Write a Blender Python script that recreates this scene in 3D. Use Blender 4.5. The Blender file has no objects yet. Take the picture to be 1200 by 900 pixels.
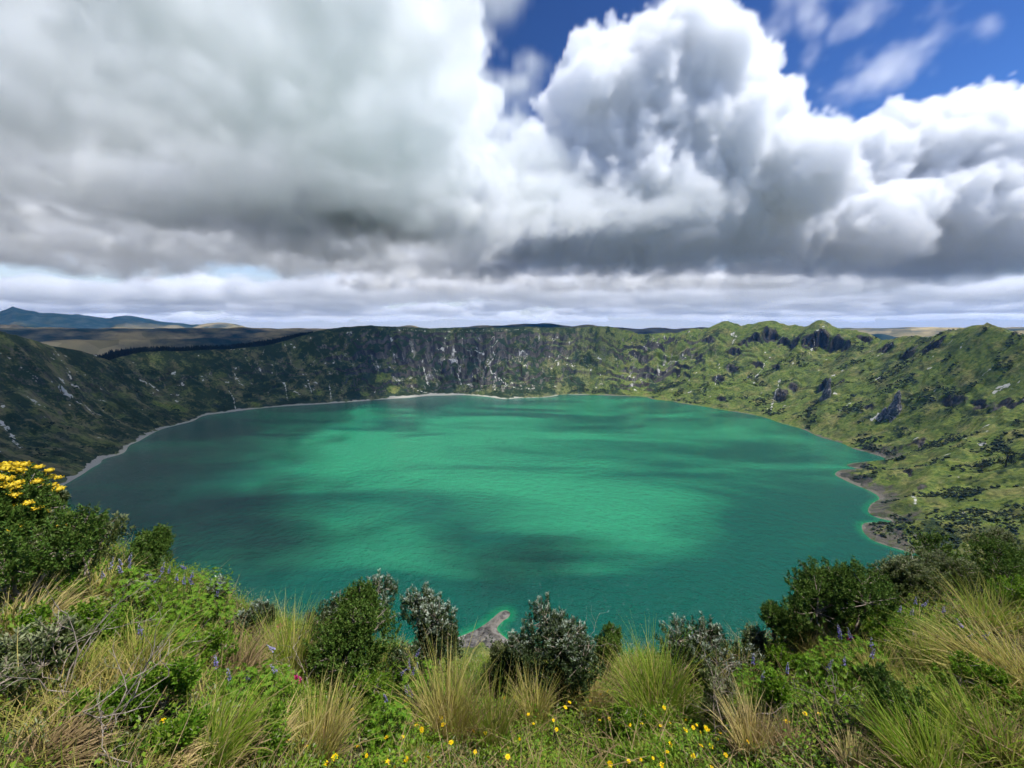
import bpy, bmesh, math, random
import numpy as np
from mathutils import Vector, Matrix

C = bpy.context.scene
COL = C.collection
# ------------------------------------------------------------------ camera, sky, sun, exposure
F, HOR = 470.0, 386.0                       # focal length and horizon row, in pixels of the 1200x900 photograph
PITCH = math.atan((450 - HOR) / F)
cam = bpy.data.objects.new('camera', bpy.data.cameras.new('camera')); COL.objects.link(cam); C.camera = cam
cam.data.sensor_width = 36; cam.data.lens = F / 1200 * 36
cam.data.clip_start = 0.05; cam.data.clip_end = 300000
cam.rotation_euler = (math.pi / 2 - PITCH, 0, 0)

SUN_EL, SUN_AZ = math.radians(64), math.radians(104)          # azimuth clockwise from the view direction
SUN = Vector((math.cos(SUN_EL) * math.sin(SUN_AZ), math.cos(SUN_EL) * math.cos(SUN_AZ), math.sin(SUN_EL)))
w = bpy.data.worlds.new('World'); C.world = w; w.use_nodes = True
nt = w.node_tree; bg = nt.nodes['Background']; bg.inputs[1].default_value = 0.10
sk = nt.nodes.new('ShaderNodeTexSky'); sk.sky_type = 'NISHITA'; sk.sun_disc = False
sk.sun_elevation = SUN_EL; sk.sun_rotation = SUN_AZ; sk.altitude = 3800; sk.ozone_density = 2.0; sk.air_density = 1.6; sk.dust_density = 0.2
# deep high-altitude blue: the sky's own colour, more saturated
def _mul(a, k):
    x = nt.nodes.new('ShaderNodeVectorMath'); x.operation = 'SCALE'; nt.links.new(a, x.inputs[0]); x.inputs['Scale'].default_value = k; return x.outputs[0]
sg = nt.nodes.new('ShaderNodeGamma'); sg.inputs[1].default_value = 1.95
nt.links.new(_mul(sk.outputs[0], .1), sg.inputs[0])
# pale vapour low over the horizon
tc = nt.nodes.new('ShaderNodeTexCoord'); sx = nt.nodes.new('ShaderNodeSeparateXYZ'); nt.links.new(tc.outputs['Generated'], sx.inputs[0])
mr_ = nt.nodes.new('ShaderNodeMapRange'); mr_.interpolation_type = 'SMOOTHSTEP'; nt.links.new(sx.outputs[2], mr_.inputs[0])
for i_, v_ in ((1, .24), (2, .03), (3, 0.), (4, .92)): mr_.inputs[i_].default_value = v_
mxs = nt.nodes.new('ShaderNodeMix'); mxs.data_type = 'RGBA'; nt.links.new(mr_.outputs[0], mxs.inputs[0]); nt.links.new(_mul(sg.outputs[0], 17), mxs.inputs[6]); mxs.inputs[7].default_value = (5.6, 6.0, 6.5, 1)
nt.links.new(mxs.outputs[2], bg.inputs[0])
sl = bpy.data.lights.new('sun', 'SUN'); sl.energy = 4.6; sl.angle = math.radians(0.5); sl.color = (1, .985, .96)
so = bpy.data.objects.new('sun', sl); COL.objects.link(so); so.rotation_euler = SUN.to_track_quat('Z', 'Y').to_euler()
C.view_settings.view_transform = 'Standard'; C.view_settings.look = 'None'
C.view_settings.exposure = 0.5; C.view_settings.gamma = 1.0; C.view_settings.use_curve_mapping = False
C.cycles.max_bounces = 32; C.cycles.volume_bounces = 20; C.cycles.diffuse_bounces = 3; C.cycles.glossy_bounces = 3
C.cycles.transparent_max_bounces = 8; C.cycles.use_denoising = True
C.cycles.volume_max_steps = 300; C.cycles.use_adaptive_sampling = True; C.cycles.adaptive_threshold = 0.045
C.cycles.adaptive_min_samples = 16; C.cycles.volume_step_rate = 1.6
C.cycles.sample_clamp_indirect = 6
RNG = np.random.default_rng(7)

# ------------------------------------------------------------------ helpers
def ray(px, py):
    """direction (forward component about 1) through a pixel of the 1200x900 photograph"""
    px = np.asarray(px, float); py = np.asarray(py, float)
    x = (px - 600) / F; z = (450 - py) / F
    c, s = math.cos(PITCH), math.sin(PITCH)
    return np.stack([x, c + z * s, -s + z * c], -1)
def at_y(px, py, Y):
    r = ray(px, py); return r * (np.asarray(Y, float) / r[..., 1])[..., None]
def at_z(px, py, z):
    r = ray(px, py); return r * (z / r[..., 2])[..., None]

def _hash(ix, iy, seed):
    h = (ix.astype(np.int64) * 374761393 + iy.astype(np.int64) * 668265263 + seed * 1442695041) & 0xffffffff
    h = ((h ^ (h >> 13)) * 1274126177) & 0xffffffff
    return h ^ (h >> 16)
def perlin(x, y, seed=0):
    x = np.asarray(x, float); y = np.asarray(y, float)
    ix = np.floor(x); iy = np.floor(y); fx = x - ix; fy = y - iy
    u = fx * fx * fx * (fx * (fx * 6 - 15) + 10); v = fy * fy * fy * (fy * (fy * 6 - 15) + 10)
    def g(dx, dy):
        a = _hash(ix + dx, iy + dy, seed).astype(float) * (2 * math.pi / 4294967296.0)
        return np.cos(a) * (fx - dx) + np.sin(a) * (fy - dy)
    a = g(0, 0) * (1 - u) + g(1, 0) * u; b = g(0, 1) * (1 - u) + g(1, 1) * u
    return (a * (1 - v) + b * v) * 1.5
def fbm(x, y, o=4, seed=0, gain=.5):
    s = 0; a = 1
    for i in range(o):
        s = s + a * perlin(x * 2 ** i, y * 2 ** i, seed + i * 17); a *= gain
    return s
def ridged(x, y, o=4, seed=0, gain=.5):
    s = 0; a = 1
    for i in range(o):
        s = s + a * (1 - 2 * np.abs(perlin(x * 2 ** i, y * 2 ** i, seed + i * 17))); a *= gain
    return s
def sstep(a, b, x):
    t = np.clip((x - a) / (b - a), 0, 1); return t * t * (3 - 2 * t)

def tag(o, label=None, cat=None, group=None, kind=None):
    if label: o['label'] = label
    if cat: o['category'] = cat
    if group: o['group'] = group
    if kind: o['kind'] = kind
    return o
def mesh_obj(name, verts, faces, mat=None, parent=None, smooth=True, attrs=None, col=None):
    """link numpy vertices and equal-sized numpy faces as ONE mesh object"""
    me = bpy.data.meshes.new(name)
    verts = np.asarray(verts, np.float32); faces = np.asarray(faces, np.int32)
    k = faces.shape[1]; n = len(faces)
    me.vertices.add(len(verts)); me.vertices.foreach_set('co', verts.ravel())
    me.loops.add(n * k); me.loops.foreach_set('vertex_index', faces.ravel())
    me.polygons.add(n); me.polygons.foreach_set('loop_start', np.arange(0, n * k, k, dtype=np.int32))
    me.polygons.foreach_set('loop_total', np.full(n, k, np.int32))
    me.polygons.foreach_set('use_smooth', np.full(n, smooth, bool))
    for a, v in (attrs or {}).items():
        v = np.asarray(v, np.float32)
        if v.ndim == 1:
            me.attributes.new(a, 'FLOAT', 'POINT').data.foreach_set('value', v)
        else:
            me.attributes.new(a, 'FLOAT_VECTOR', 'POINT').data.foreach_set('vector', v.ravel())
    me.update(calc_edges=True)
    if mat: me.materials.append(mat)
    o = bpy.data.objects.new(name, me); COL.objects.link(o)
    if parent: o.parent = parent
    return o
def grid_faces(nr, nc, wrap=False):
    i = np.arange(nr - 1)[:, None]; j = np.arange(nc if wrap else nc - 1)[None, :]
    j2 = (j + 1) % nc
    return np.stack([i * nc + j, i * nc + j2, (i + 1) * nc + j2, (i + 1) * nc + j], -1).reshape(-1, 4)

class NT:
    """short-hand for building a node material"""
    def __init__(s, name):
        s.m = bpy.data.materials.new(name); s.m.use_nodes = True; s.t = s.m.node_tree
        s.b = s.t.nodes['Principled BSDF']; s.out = s.t.nodes['Material Output']
    def n(s, kind, **kw):
        x = s.t.nodes.new(kind)
        for k, v in kw.items(): setattr(x, k, v)
        return x
    def l(s, a, b): s.t.links.new(a, b)
    def attr(s, name): x = s.n('ShaderNodeAttribute', attribute_name=name); return x
    def val(s, x, sock):
        if isinstance(x, (int, float)): sock.default_value = x
        else: s.l(x, sock)
    def math(s, op, a, b=0.0, clamp=False):
        x = s.n('ShaderNodeMath', operation=op, use_clamp=clamp); s.val(a, x.inputs[0]); s.val(b, x.inputs[1]); return x.outputs[0]
    def ramp(s, x, a, b):
        y = s.n('ShaderNodeMapRange', interpolation_type='SMOOTHSTEP'); s.val(x, y.inputs[0]); y.inputs[1].default_value = a; y.inputs[2].default_value = b; return y.outputs[0]
    def noise(s, vec, scale, detail=4, rough=.55, dist=0.):
        x = s.n('ShaderNodeTexNoise'); s.l(vec, x.inputs['Vector']); x.inputs['Scale'].default_value = scale
        x.inputs['Detail'].default_value = detail; x.inputs['Roughness'].default_value = rough; x.inputs['Distortion'].default_value = dist
        return x.outputs[0]
    def mix(s, f, a, b):
        x = s.n('ShaderNodeMix', data_type='RGBA'); s.val(f, x.inputs[0])
        for c, k in ((a, 6), (b, 7)):
            if isinstance(c, tuple): x.inputs[k].default_value = (*c, 1)
            else: s.l(c, x.inputs[k])
        return x.outputs[2]
    def bump(s, h, strength, dist, normal=None):
        x = s.n('ShaderNodeBump'); s.l(h, x.inputs['Height']); x.inputs['Strength'].default_value = strength; x.inputs['Distance'].default_value = dist
        if normal: s.l(normal, x.inputs['Normal'])
        return x.outputs[0]

# ------------------------------------------------------------------ the crater: shoreline and rim read as distances on the ground
LAKE_Z = -400.0
shore_px = [(65,577),(80,566),(97,556),(107,549),(118,543),(122,538),(145,531),(152,522),(163,517),(190,503),(225,494),(240,487),(270,483),(300,479),
 (335,476),(370,474),(410,471),(450,468),(480,466),(500,464),(520,463.5),(545,463),(570,465),(590,467.5),(610,466.5),(640,465.5),(660,462.5),(680,462.5),
 (700,463),(730,464),(755,465),(765,468),(785,470),(800,473),(822,476),(850,481),(875,485),(895,489),(915,496),(940,503),(960,512),(985,519),(1000,526),(1015,530),(1038,538),
 (1020,542),(1003,542),(992,545),(1003,549),(1022,555),(1000,551),(986,550.5),(978,556),(990,563),(1003,569),(1020,576),(1030,584),(1020,591),(1017,600),(1028,607),(1045,611),(1030,612),(1012,613),(1010,621),(1020,632),(1040,640),(1060,646),(1080,652),
 (1090,665),(1050,700),(960,745),(850,762),(760,768),(680,762),(640,760),(605,754),(590,745),(583,737),(589,729),(596,724),(598.5,718.5),(593,715),(585,717.5),(578,723.5),(567,732),(550,741),(525,750),(480,756),(400,765),(300,745),(230,712),(170,672),(125,637),(95,608),(76,590)]
sp = np.array([at_z(a, b, LAKE_Z)[:2] for a, b in shore_px])
def catmull(P, k):
    n = len(P); out = []
    for i in range(n):
        p0, p1, p2, p3 = P[i - 1], P[i], P[(i + 1) % n], P[(i + 2) % n]
        for t in np.arange(k) / k:
            out.append(.5 * (2 * p1 + (p2 - p0) * t + (2 * p0 - 5 * p1 + 4 * p2 - p3) * t * t + (3 * p1 - p0 - 3 * p2 + p3) * t ** 3))
    return np.array(out)
SH = catmull(sp, 4)
CX, CY = -60.0, 1400.0
def shore_dist(x, y):
    """signed distance to the shoreline, positive on land"""
    d2 = np.full(x.shape, 1e18); ins = np.zeros(x.shape, bool)
    n = len(SH)
    for i in range(n):
        ax, ay = SH[i]; bx, by = SH[(i + 1) % n]
        ex, ey = bx - ax, by - ay; L2 = ex * ex + ey * ey + 1e-9
        t = np.clip(((x - ax) * ex + (y - ay) * ey) / L2, 0, 1)
        q = (x - ax - t * ex) ** 2 + (y - ay - t * ey) ** 2
        np.minimum(d2, q, out=d2)
        if ay != by:
            c = ((ay > y) != (by > y)) & (x < ax + (y - ay) / (by - ay) * ex)
            ins ^= c
    return np.where(ins, -1, 1) * np.sqrt(d2)
rim_px = [(0,388,1380),(30,396,1480),(60,405,1570),(95,412,1680),(128,422,1800),(170,412,2000),(215,411,2150),(260,410,2300),(310,406,2480),(340,398,2580),(370,388.5,2680),
 (400,383.5,2790),(432,381.5,2850),(465,383,2880),(500,384.5,2900),(540,384.5,2910),(580,384,2920),(620,383,2920),(660,383.5,2900),(700,383,2880),(718,384,2870),(735,387,2850),(748,392.5,2820),(770,391.5,2780),
 (790,391,2740),(800,387.5,2720),(830,384,2660),(846,379,2610),(852,378,2600),(868,382.5,2540),(886,380,2480),(896,378,2440),(905,378,2420),(925,381.5,2360),(945,383,2280),(956,379,2220),(966,379,2190),(985,386,2120),(1003,391,2050),(1032,398,1900),
 (1058,394,1750),(1080,395,1640),(1110,390,1500),(1155,387,1350),(1180,391,1280),(1200,394,1220)]
rim = [at_y(a, b, Y) for a, b, Y in rim_px]
rim += [np.array(p, float) for p in [(1500,900,-20),(1380,560,-25),(1050,270,-20),(700,90,-14),(330,10,-6),(100,-12,-2),(0,-14,-1.6),(-100,-18,-1),(-330,0,4),(-750,80,14),(-1200,300,12),(-1550,640,4),(-1750,1000,0)]]
rim = np.array(rim)
_ph = np.arctan2(rim[:, 1] - CY, rim[:, 0] - CX); _o = np.argsort(_ph); _ph = _ph[_o]
_rr = np.hypot(rim[_o, 0] - CX, rim[_o, 1] - CY); _rz = rim[_o, 2]
def per(phi, v):
    P = np.concatenate([_ph - 2 * math.pi, _ph, _ph + 2 * math.pi]); V = np.concatenate([v, v, v])
    return np.interp(phi, P, V)
def cliffs(phi):
    """how rocky and steep the wall is on each side: far wall and crags steep, right-hand slopes grassy"""
    a = np.degrees(np.arctan2(np.sin(phi - math.pi / 2), np.cos(phi - math.pi / 2)))   # 0 = straight ahead, + = left
    return np.interp(a, [-180,-95,-75,-62,-50,-44,-38,-30,-24,0,30,50,75,110,180], [.2,.15,.15,.25,.4,.75,.95,.45,.4,.9,.85,.55,.35,.25,.2])
def crater_height(x, y, full=False):
    phi = np.arctan2(y - CY, x - CX); rho = np.hypot(x - CX, y - CY)
    R = per(phi, _rr); Z = per(phi, _rz)
    d = shore_dist(x, y); dr = R - rho
    arc = phi * 1350.0
    Z = Z + (ridged(arc / 85, 0 * arc + .5, 3, 55) - .7) * np.where(np.cos(phi) > .3, 9, 3) * sstep(200, 700, np.hypot(x, y))
    cl = cliffs(phi)
    t = np.clip(d / np.maximum(d + np.maximum(dr, 0), 1), 0, 1)
    env = 4 * t * (1 - t)
    wx = arc + 60 * fbm(arc / 300, t * 2.0, 3, 5)
    g = -ridged(wx / 330, t * .35, 2, 11) * 46 + ridged(wx / 120, t * .7 + 3, 3, 23) * 22 - ridged(wx / 38, t * 1.2, 3, 31) * 8 + 34
    g2 = fbm(x / 170, y / 170, 4, 41) * 42 + fbm(x / 45, y / 45, 4, 43) * 5
    d2 = np.maximum(d - env * (g * (.7 + .3 * cl) + g2 * (.4 - .15 * cl)), 0)
    t2 = np.where(d > 0, np.clip(d2 / np.maximum(d2 + np.maximum(dr, 0), 1), 0, 1), 0)
    led = t2 * 7 + fbm(x / 140, y / 140, 3, 61) * 1.1
    terr = (np.floor(led) + sstep(.35, .9, led - np.floor(led))) / 7 - led / 7        # rock ledges
    s_soft = t2 ** 1.18
    s_cl = np.interp(t2, [0, .04, .35, .62, .74, .8, .9, 1], [0, .02, .24, .50, .70, .78, .93, 1])
    s = s_soft * (1 - cl) + s_cl * cl + terr * env * (.10 + .62 * cl)
    z = LAKE_Z + (Z - LAKE_Z) * np.clip(s, 0, 1.0)
    z += (fbm(x / 22, y / 22, 4, 71) * 1.2 + fbm(x / 7, y / 7, 2, 72) * .5) * sstep(0, 40, d) * np.clip(sstep(-6, 30, dr) + .25, 0, 1) * sstep(30, 160, np.hypot(x, y))
    under = d <= 0
    z = np.where(under, LAKE_Z + np.maximum(d * .45, -40), z + np.minimum(d, 3) * .12)
    o = np.maximum(-dr, 0)
    zo = Z - .26 * o + fbm(x / 260, y / 260, 4, 81) * 26 * sstep(0, 300, o)
    zo = np.maximum(zo, -330 + fbm(x / 600, y / 600, 3, 82) * 30)
    z = np.where(dr < 0, zo, z)
    if full: return z, d, t2, arc, cl, phi, dr
    return z
# spurs and humps that stand out of the slopes: (pixel x, pixel y) ridge lines found on the slope itself, height, width
def on_slope(px, py, fn, r0=60, r1=3600):
    q = ray(px, py); rr = np.geomspace(r0, r1, 700); h = np.hypot(q[0], q[1])
    X = q[0] / h * rr; Y = q[1] / h * rr; Zr = q[2] / h * rr
    hit = np.nonzero(fn(X, Y) > Zr)[0]
    i = hit[0] if len(hit) else np.argmin(Zr - fn(X, Y))
    return np.array([X[i], Y[i], Zr[i]])
spur_px = [([(1158,392),(1128,396),(1105,406),(1085,424),(1068,440),(1040,470)], 20, 75),
           ([(1200,482),(1160,506),(1120,535),(1085,565),(1055,595)], 16, 55),
           ([(1200,560),(1150,585),(1100,610),(1050,635)], 9, 45),
           ([(962,384),(955,395),(945,412),(930,440)], 9, 80), ([(903,384),(893,394),(872,414),(850,434),(835,450)], 9, 85), ([(852,384),(830,400),(800,425)], 8, 85),
           ([(1003,392),(1000,420),(985,455),(960,490)], 18, 70)]
spurs = [(np.array([on_slope(a, b, crater_height) for a, b in pts]), A, wd) for pts, A, wd in spur_px]
def spur_height(x, y, z):
    for P, A, wd in spurs:
        best = np.full(x.shape, 1e9)
        for a, b in zip(P[:-1], P[1:]):
            e = b - a; L2 = e[0] ** 2 + e[1] ** 2 + 1e-6
            t = np.clip(((x - a[0]) * e[0] + (y - a[1]) * e[1]) / L2, 0, 1)
            best = np.minimum(best, np.hypot(x - a[0] - t * e[0], y - a[1] - t * e[1]))
        q = best / wd * (1 + .25 * fbm(x / 90, y / 90, 3, 91))
        z = z + A * np.exp(-np.abs(q) ** 1.4 * 1.6)
    return z
crag_px = [(884,399,42,18),(902,395,46,26),(918,400,34,16),(932,403,36,22),(948,403,38,22),(962,399,40,34),(981,403,36,26),(994,407,34,16),(1012,400,40,12),(1040,408,50,14),(1068,414,45,14),(1095,408,40,12),(890,426,45,13),(912,429,40,11),
 (915,463,34,24),(930,455,25,16),(965,455,20,26),(985,452,20,8),(1120,472,40,7),(1150,474,40,8),(1185,478,40,8),(858,432,40,16),(842,445,34,16),(862,412,44,16),(872,404,40,14),(832,400,40,9),(845,468,30,10),(1065,556,18,7),(1078,580,14,5),(1075,520,25,6),(820,420,30,8),(1020,480,16,6)]
crags = []
for a_, b_, wd_, A_ in crag_px:
    q = on_slope(a_, b_, crater_height); e = 12.0
    gq = np.array([crater_height(np.array([q[0] + e]), np.array([q[1]])) - crater_height(np.array([q[0] - e]), np.array([q[1]])), crater_height(np.array([q[0]]), np.array([q[1] + e])) - crater_height(np.array([q[0]]), np.array([q[1] - e]))])[:, 0]
    gq = gq / (np.hypot(*gq) + 1e-6) * .75 + np.array([.5, .35]) * .25; crags.append((q, gq / np.hypot(*gq), wd_, A_))
def crag_height(x, y, z):
    m = np.zeros(x.shape)
    for q, g, wd, A in crags:
        near = (np.abs(x - q[0]) < wd * 3) & (np.abs(y - q[1]) < wd * 3)
        xx = x[near]; yy = y[near]
        u = (xx - q[0]) * g[0] + (yy - q[1]) * g[1]; v = -(xx - q[0]) * g[1] + (yy - q[1]) * g[0]
        u = u + fbm(xx / 30, yy / 30, 4, 97) * 14 + wd * .25 * (v / wd) ** 2
        f = np.exp(-np.abs(v / wd) ** 2.5)
        z[near] += A * f * np.tanh((u + 9 * fbm(xx / 9, yy / 9, 3, 98)) / 5.0) * np.exp(-(u / (A * 2.2)) ** 2)
        m[near] = np.maximum(m[near], f * sstep(A * .9 + 6, A * .35, np.abs(u + 2)))
    return z, m
def terrain_height(x, y):
    x = np.asarray(x, float); y = np.asarray(y, float)
    z, d, t, arc, cl, phi, dr = crater_height(x, y, True)
    z2 = spur_height(x, y, z)
    z2 = z + (z2 - z) * sstep(8, 70, d)
    near = np.hypot(x, y)
    z2, m = crag_height(x, y, z2.copy())
    terrain_height.crag = m
    return z2 - 6 * np.exp(-(near / 40) ** 2), d, t, arc, cl, phi, dr

NPHI, NR1, NR2 = 2600, 230, 46
phis = np.linspace(-math.pi, math.pi, NPHI, endpoint=False)
shp = np.arctan2(SH[:, 1] - CY, SH[:, 0] - CX); shr = np.hypot(SH[:, 0] - CX, SH[:, 1] - CY)
rin = np.full(NPHI, 1e9)
for k in range(len(SH)):
    dd = np.abs(np.arctan2(np.sin(phis - shp[k]), np.cos(phis - shp[k])))
    rin = np.where(dd < .06, np.minimum(rin, shr[k]), rin)
ker = np.hanning(61); ker /= ker.sum()
rin = np.convolve(np.concatenate([rin[-60:], rin, rin[:60]]), ker, 'same')[60:-60] - 45
Rr = per(phis, _rr)
f1 = np.linspace(0, 1, NR1)[:, None]; f2 = (np.arange(1, NR2 + 1) / NR2)[:, None] ** 2
rho = np.concatenate([rin[None] + (Rr + 12 - rin)[None] * f1, Rr[None] + 12 + 2600 * f2])
gx = CX + rho * np.cos(phis); gy = CY + rho * np.sin(phis)
gz, gd, gt, garc, gcl, gphi, gdr = terrain_height(gx, gy); gcrag = terrain_height.crag
# surface kinds, vertex by vertex
dzr = np.gradient(gz, axis=0) / np.maximum(np.gradient(rho, axis=0), .5)
dzp = (np.roll(gz, -1, 1) - np.roll(gz, 1, 1)) / (2 * rho * (2 * math.pi / NPHI))
slope = np.sqrt(dzr ** 2 + dzp ** 2)
lft = np.degrees(np.arctan2(np.sin(gphi - math.pi / 2), np.cos(gphi - math.pi / 2)))
n1 = fbm(gx / 120, gy / 120, 4, 101); n2 = fbm(gx / 30, gy / 30, 4, 103)
streak = ridged((garc + 25 * fbm(garc / 90, gt * 4, 2, 3)) / 60, gt * 1.6, 3, 107)
rock = sstep(1.1, 1.75, slope + n2 * .35 + gcl * .25) * (.25 + .75 * gcl)
wallcl = gcl * sstep(.03, .2, gt)
rock = np.clip(rock + sstep(.7, 1.3, n1 + n2 * .6) * wallcl * .5, 0, 1)
rock = np.maximum(rock, gcrag * sstep(-.5, .4, n2 + slope * .6 - .2))
rock = np.maximum(rock, sstep(60, 30, gd + n2 * 10) * (np.abs(gx) < 130) * (gy < 640) * (gy > 400) * .9)
rock = np.maximum(rock, sstep(70, 22, gd + n2 * 25) * (gx > 500) * (gy < 1300) * (gy > 550) * .62)
scree = sstep(1.15, 1.5, streak + n2 * .3 + n1 * .2) * (.45 + .55 * gcl) * sstep(.04, .15, gt) * sstep(1.02, .85, gt) * .75
pale = sstep(1.1, 1.4, n2 + .55 * n1 + .25 * streak + .2 * gcl) * sstep(.03, .12, gt) * sstep(1.0, .96, gt)
beach = sstep(15, 5, (gd + n2 * 9 + n1 * 9) / np.interp(lft, [-180, -60, -20, 0, 8, 22, 30, 40, 60, 180], [.35, .35, .5, 1.2, 1.5, 2.6, 2.4, 1.6, 1.3, 1.0])) * (gdr > 0)
vein = fbm(garc / 26 + .6 * fbm(gx / 60, gy / 60, 2, 111), gt * 1.6, 4, 113) + .5 * ridged(garc / 110, gt * .8, 2, 23) - .3
# outcrops, slips and the white path: bands of bare pale rock at their own places on the walls
bare_px = [([(72,459),(84,466),(97,474),(116,487)],6,1),([(39,470),(53,479)],4,1),([(58,402),(66,414),(76,430),(84,440),(92,446)],5,.55),([(0,413),(14,424),(34,440),(62,462)],7,.5),([(0,494),(10,508),(24,526)],6,.8),
 ([(164,447),(176,452),(186,459)],5,.9),([(268,457),(274,470),(277,485)],3,1),([(275,441),(283,451)],3,.9),([(268,411),(288,410)],5,.8),([(310,410),(308,418)],3,.7),([(288,420),(294,432)],3,.6),([(334,450),(337,470)],4,.8),([(361,447),(366,462)],4,.8),([(386,452),(388,468)],4,.8),
 ([(345,412),(360,418),(352,424),(372,432),(368,440)],2.5,.6),([(495,425),(497,436),(503,453)],5,.95),([(536,440),(541,452)],4,.9),([(402,421),(407,415)],4,.6),([(513,409),(520,411)],5,.9),([(556,417),(567,416)],6,.9),([(547,413),(553,412)],4,.7),
 ([(584,398),(577,408),(580,416),(572,428),(579,441),(590,450),(604,455),(626,457)],4,.95),([(572,402),(580,396)],5,.7),([(489,460),(502,462)],6,.8),([(650,425),(656,418)],5,.7),([(722,420),(724,430)],4,.7),([(735,410),(740,424)],4,.7),([(690,432),(684,420)],4,.5),
 ([(898,424),(893,434),(886,442),(883,450)],4,.8),([(914,447),(909,460),(904,478),(901,484)],5,.9),([(893,458),(889,470)],4,.6),([(998,471),(984,483)],6,.75),([(967,379),(964,392),(955,402),(947,418)],6,.7),([(852,430),(836,448)],5,.5),([(803,462),(812,459)],5,.8),([(840,443),(838,452)],4,.7),([(1066,580),(1072,592)],3,.8),
 ([(1012,441),(1003,448)],4,.5),([(1060,424),(1085,412)],2.5,.5),([(470,386),(620,387)],4,.6),([(1196,571),(1200,575)],4,.6),([(1003,470),(1022,455),(1048,438),(1075,424)],1.6,.5),([(1062,530),(1090,520),(1120,508),(1160,492),(1200,470)],1.3,.5),([(1100,470),(1118,452),(1140,440)],1.5,.5),([(905,440),(930,430),(960,424)],2,.4),([(1128,392),(1106,408),(1088,424)],2.2,.55),([(1185,457),(1190,458)],2,.7),([(405,386),(425,384)],3,.6)]
lit_grass_px = [(197,474,45),(210,480,30),(345,461,38),(372,459,34),(450,443,40),(462,456,34),(300,474,20),(790,420,60),(772,424,45),(800,408,40),(835,455,30),(430,462,26)]  # sunlit gaps between cloud shadows, put into the grass colour
bare = np.zeros(gx.shape)
_tf = lambda X, Y: terrain_height(X, Y)[0]
for pts, wd_, a_ in bare_px:
    Q = [on_slope(p, q, _tf) for p, q in pts]
    x0 = min(q[0] for q in Q) - 60; x1 = max(q[0] for q in Q) + 60; y0 = min(q[1] for q in Q) - 60; y1 = max(q[1] for q in Q) + 60
    m = (gx > x0) & (gx < x1) & (gy > y0) & (gy < y1); px_ = gx[m]; py_ = gy[m]; dd = np.full(px_.shape, 1e9)
    for p, q in zip(Q[:-1], Q[1:]):
        e = q - p; tt = np.clip(((px_ - p[0]) * e[0] + (py_ - p[1]) * e[1]) / (e[0] ** 2 + e[1] ** 2 + 1e-6), 0, 1); dd = np.minimum(dd, np.hypot(px_ - p[0] - tt * e[0], py_ - p[1] - tt * e[1]))
    w2 = wd_ * (1 + .8 * fbm(px_ / 18, py_ / 18, 3, 141)); bare[m] = np.maximum(bare[m], a_ * sstep(w2 * 1.3, w2 * .5, dd) * np.clip(.8 + .9 * fbm(px_ / 9, py_ / 9, 2, 143), 0, 1.15))
pale = np.maximum(pale * .8, bare)
scree = np.maximum(scree, sstep(60, 30, gd + n2 * 10) * (np.abs(gx) < 130) * (gy < 640) * (gy > 400) * .62)
lit_grass = np.zeros(gx.shape)
for p, q, r_ in lit_grass_px:
    Q = on_slope(p, q, _tf); lit_grass = np.maximum(lit_grass, sstep(1.5, .4, np.hypot(gx - Q[0], gy - Q[1]) / r_ + .7 * n1 + .3 * n2))
right = np.clip(np.interp(lft, [-180, -100, -34, -26, -17, 0, 180], [.8, 1, 1, .6, .12, 0, 0]), 0, 1)
grass = np.clip(.5 + .55 * n1 + .35 * n2 + .35 * right - .3 * gcl, 0, 1)
right = np.maximum(right, lit_grass); grass = np.maximum(grass, lit_grass); rock = rock * (1 - .8 * lit_grass)
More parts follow.
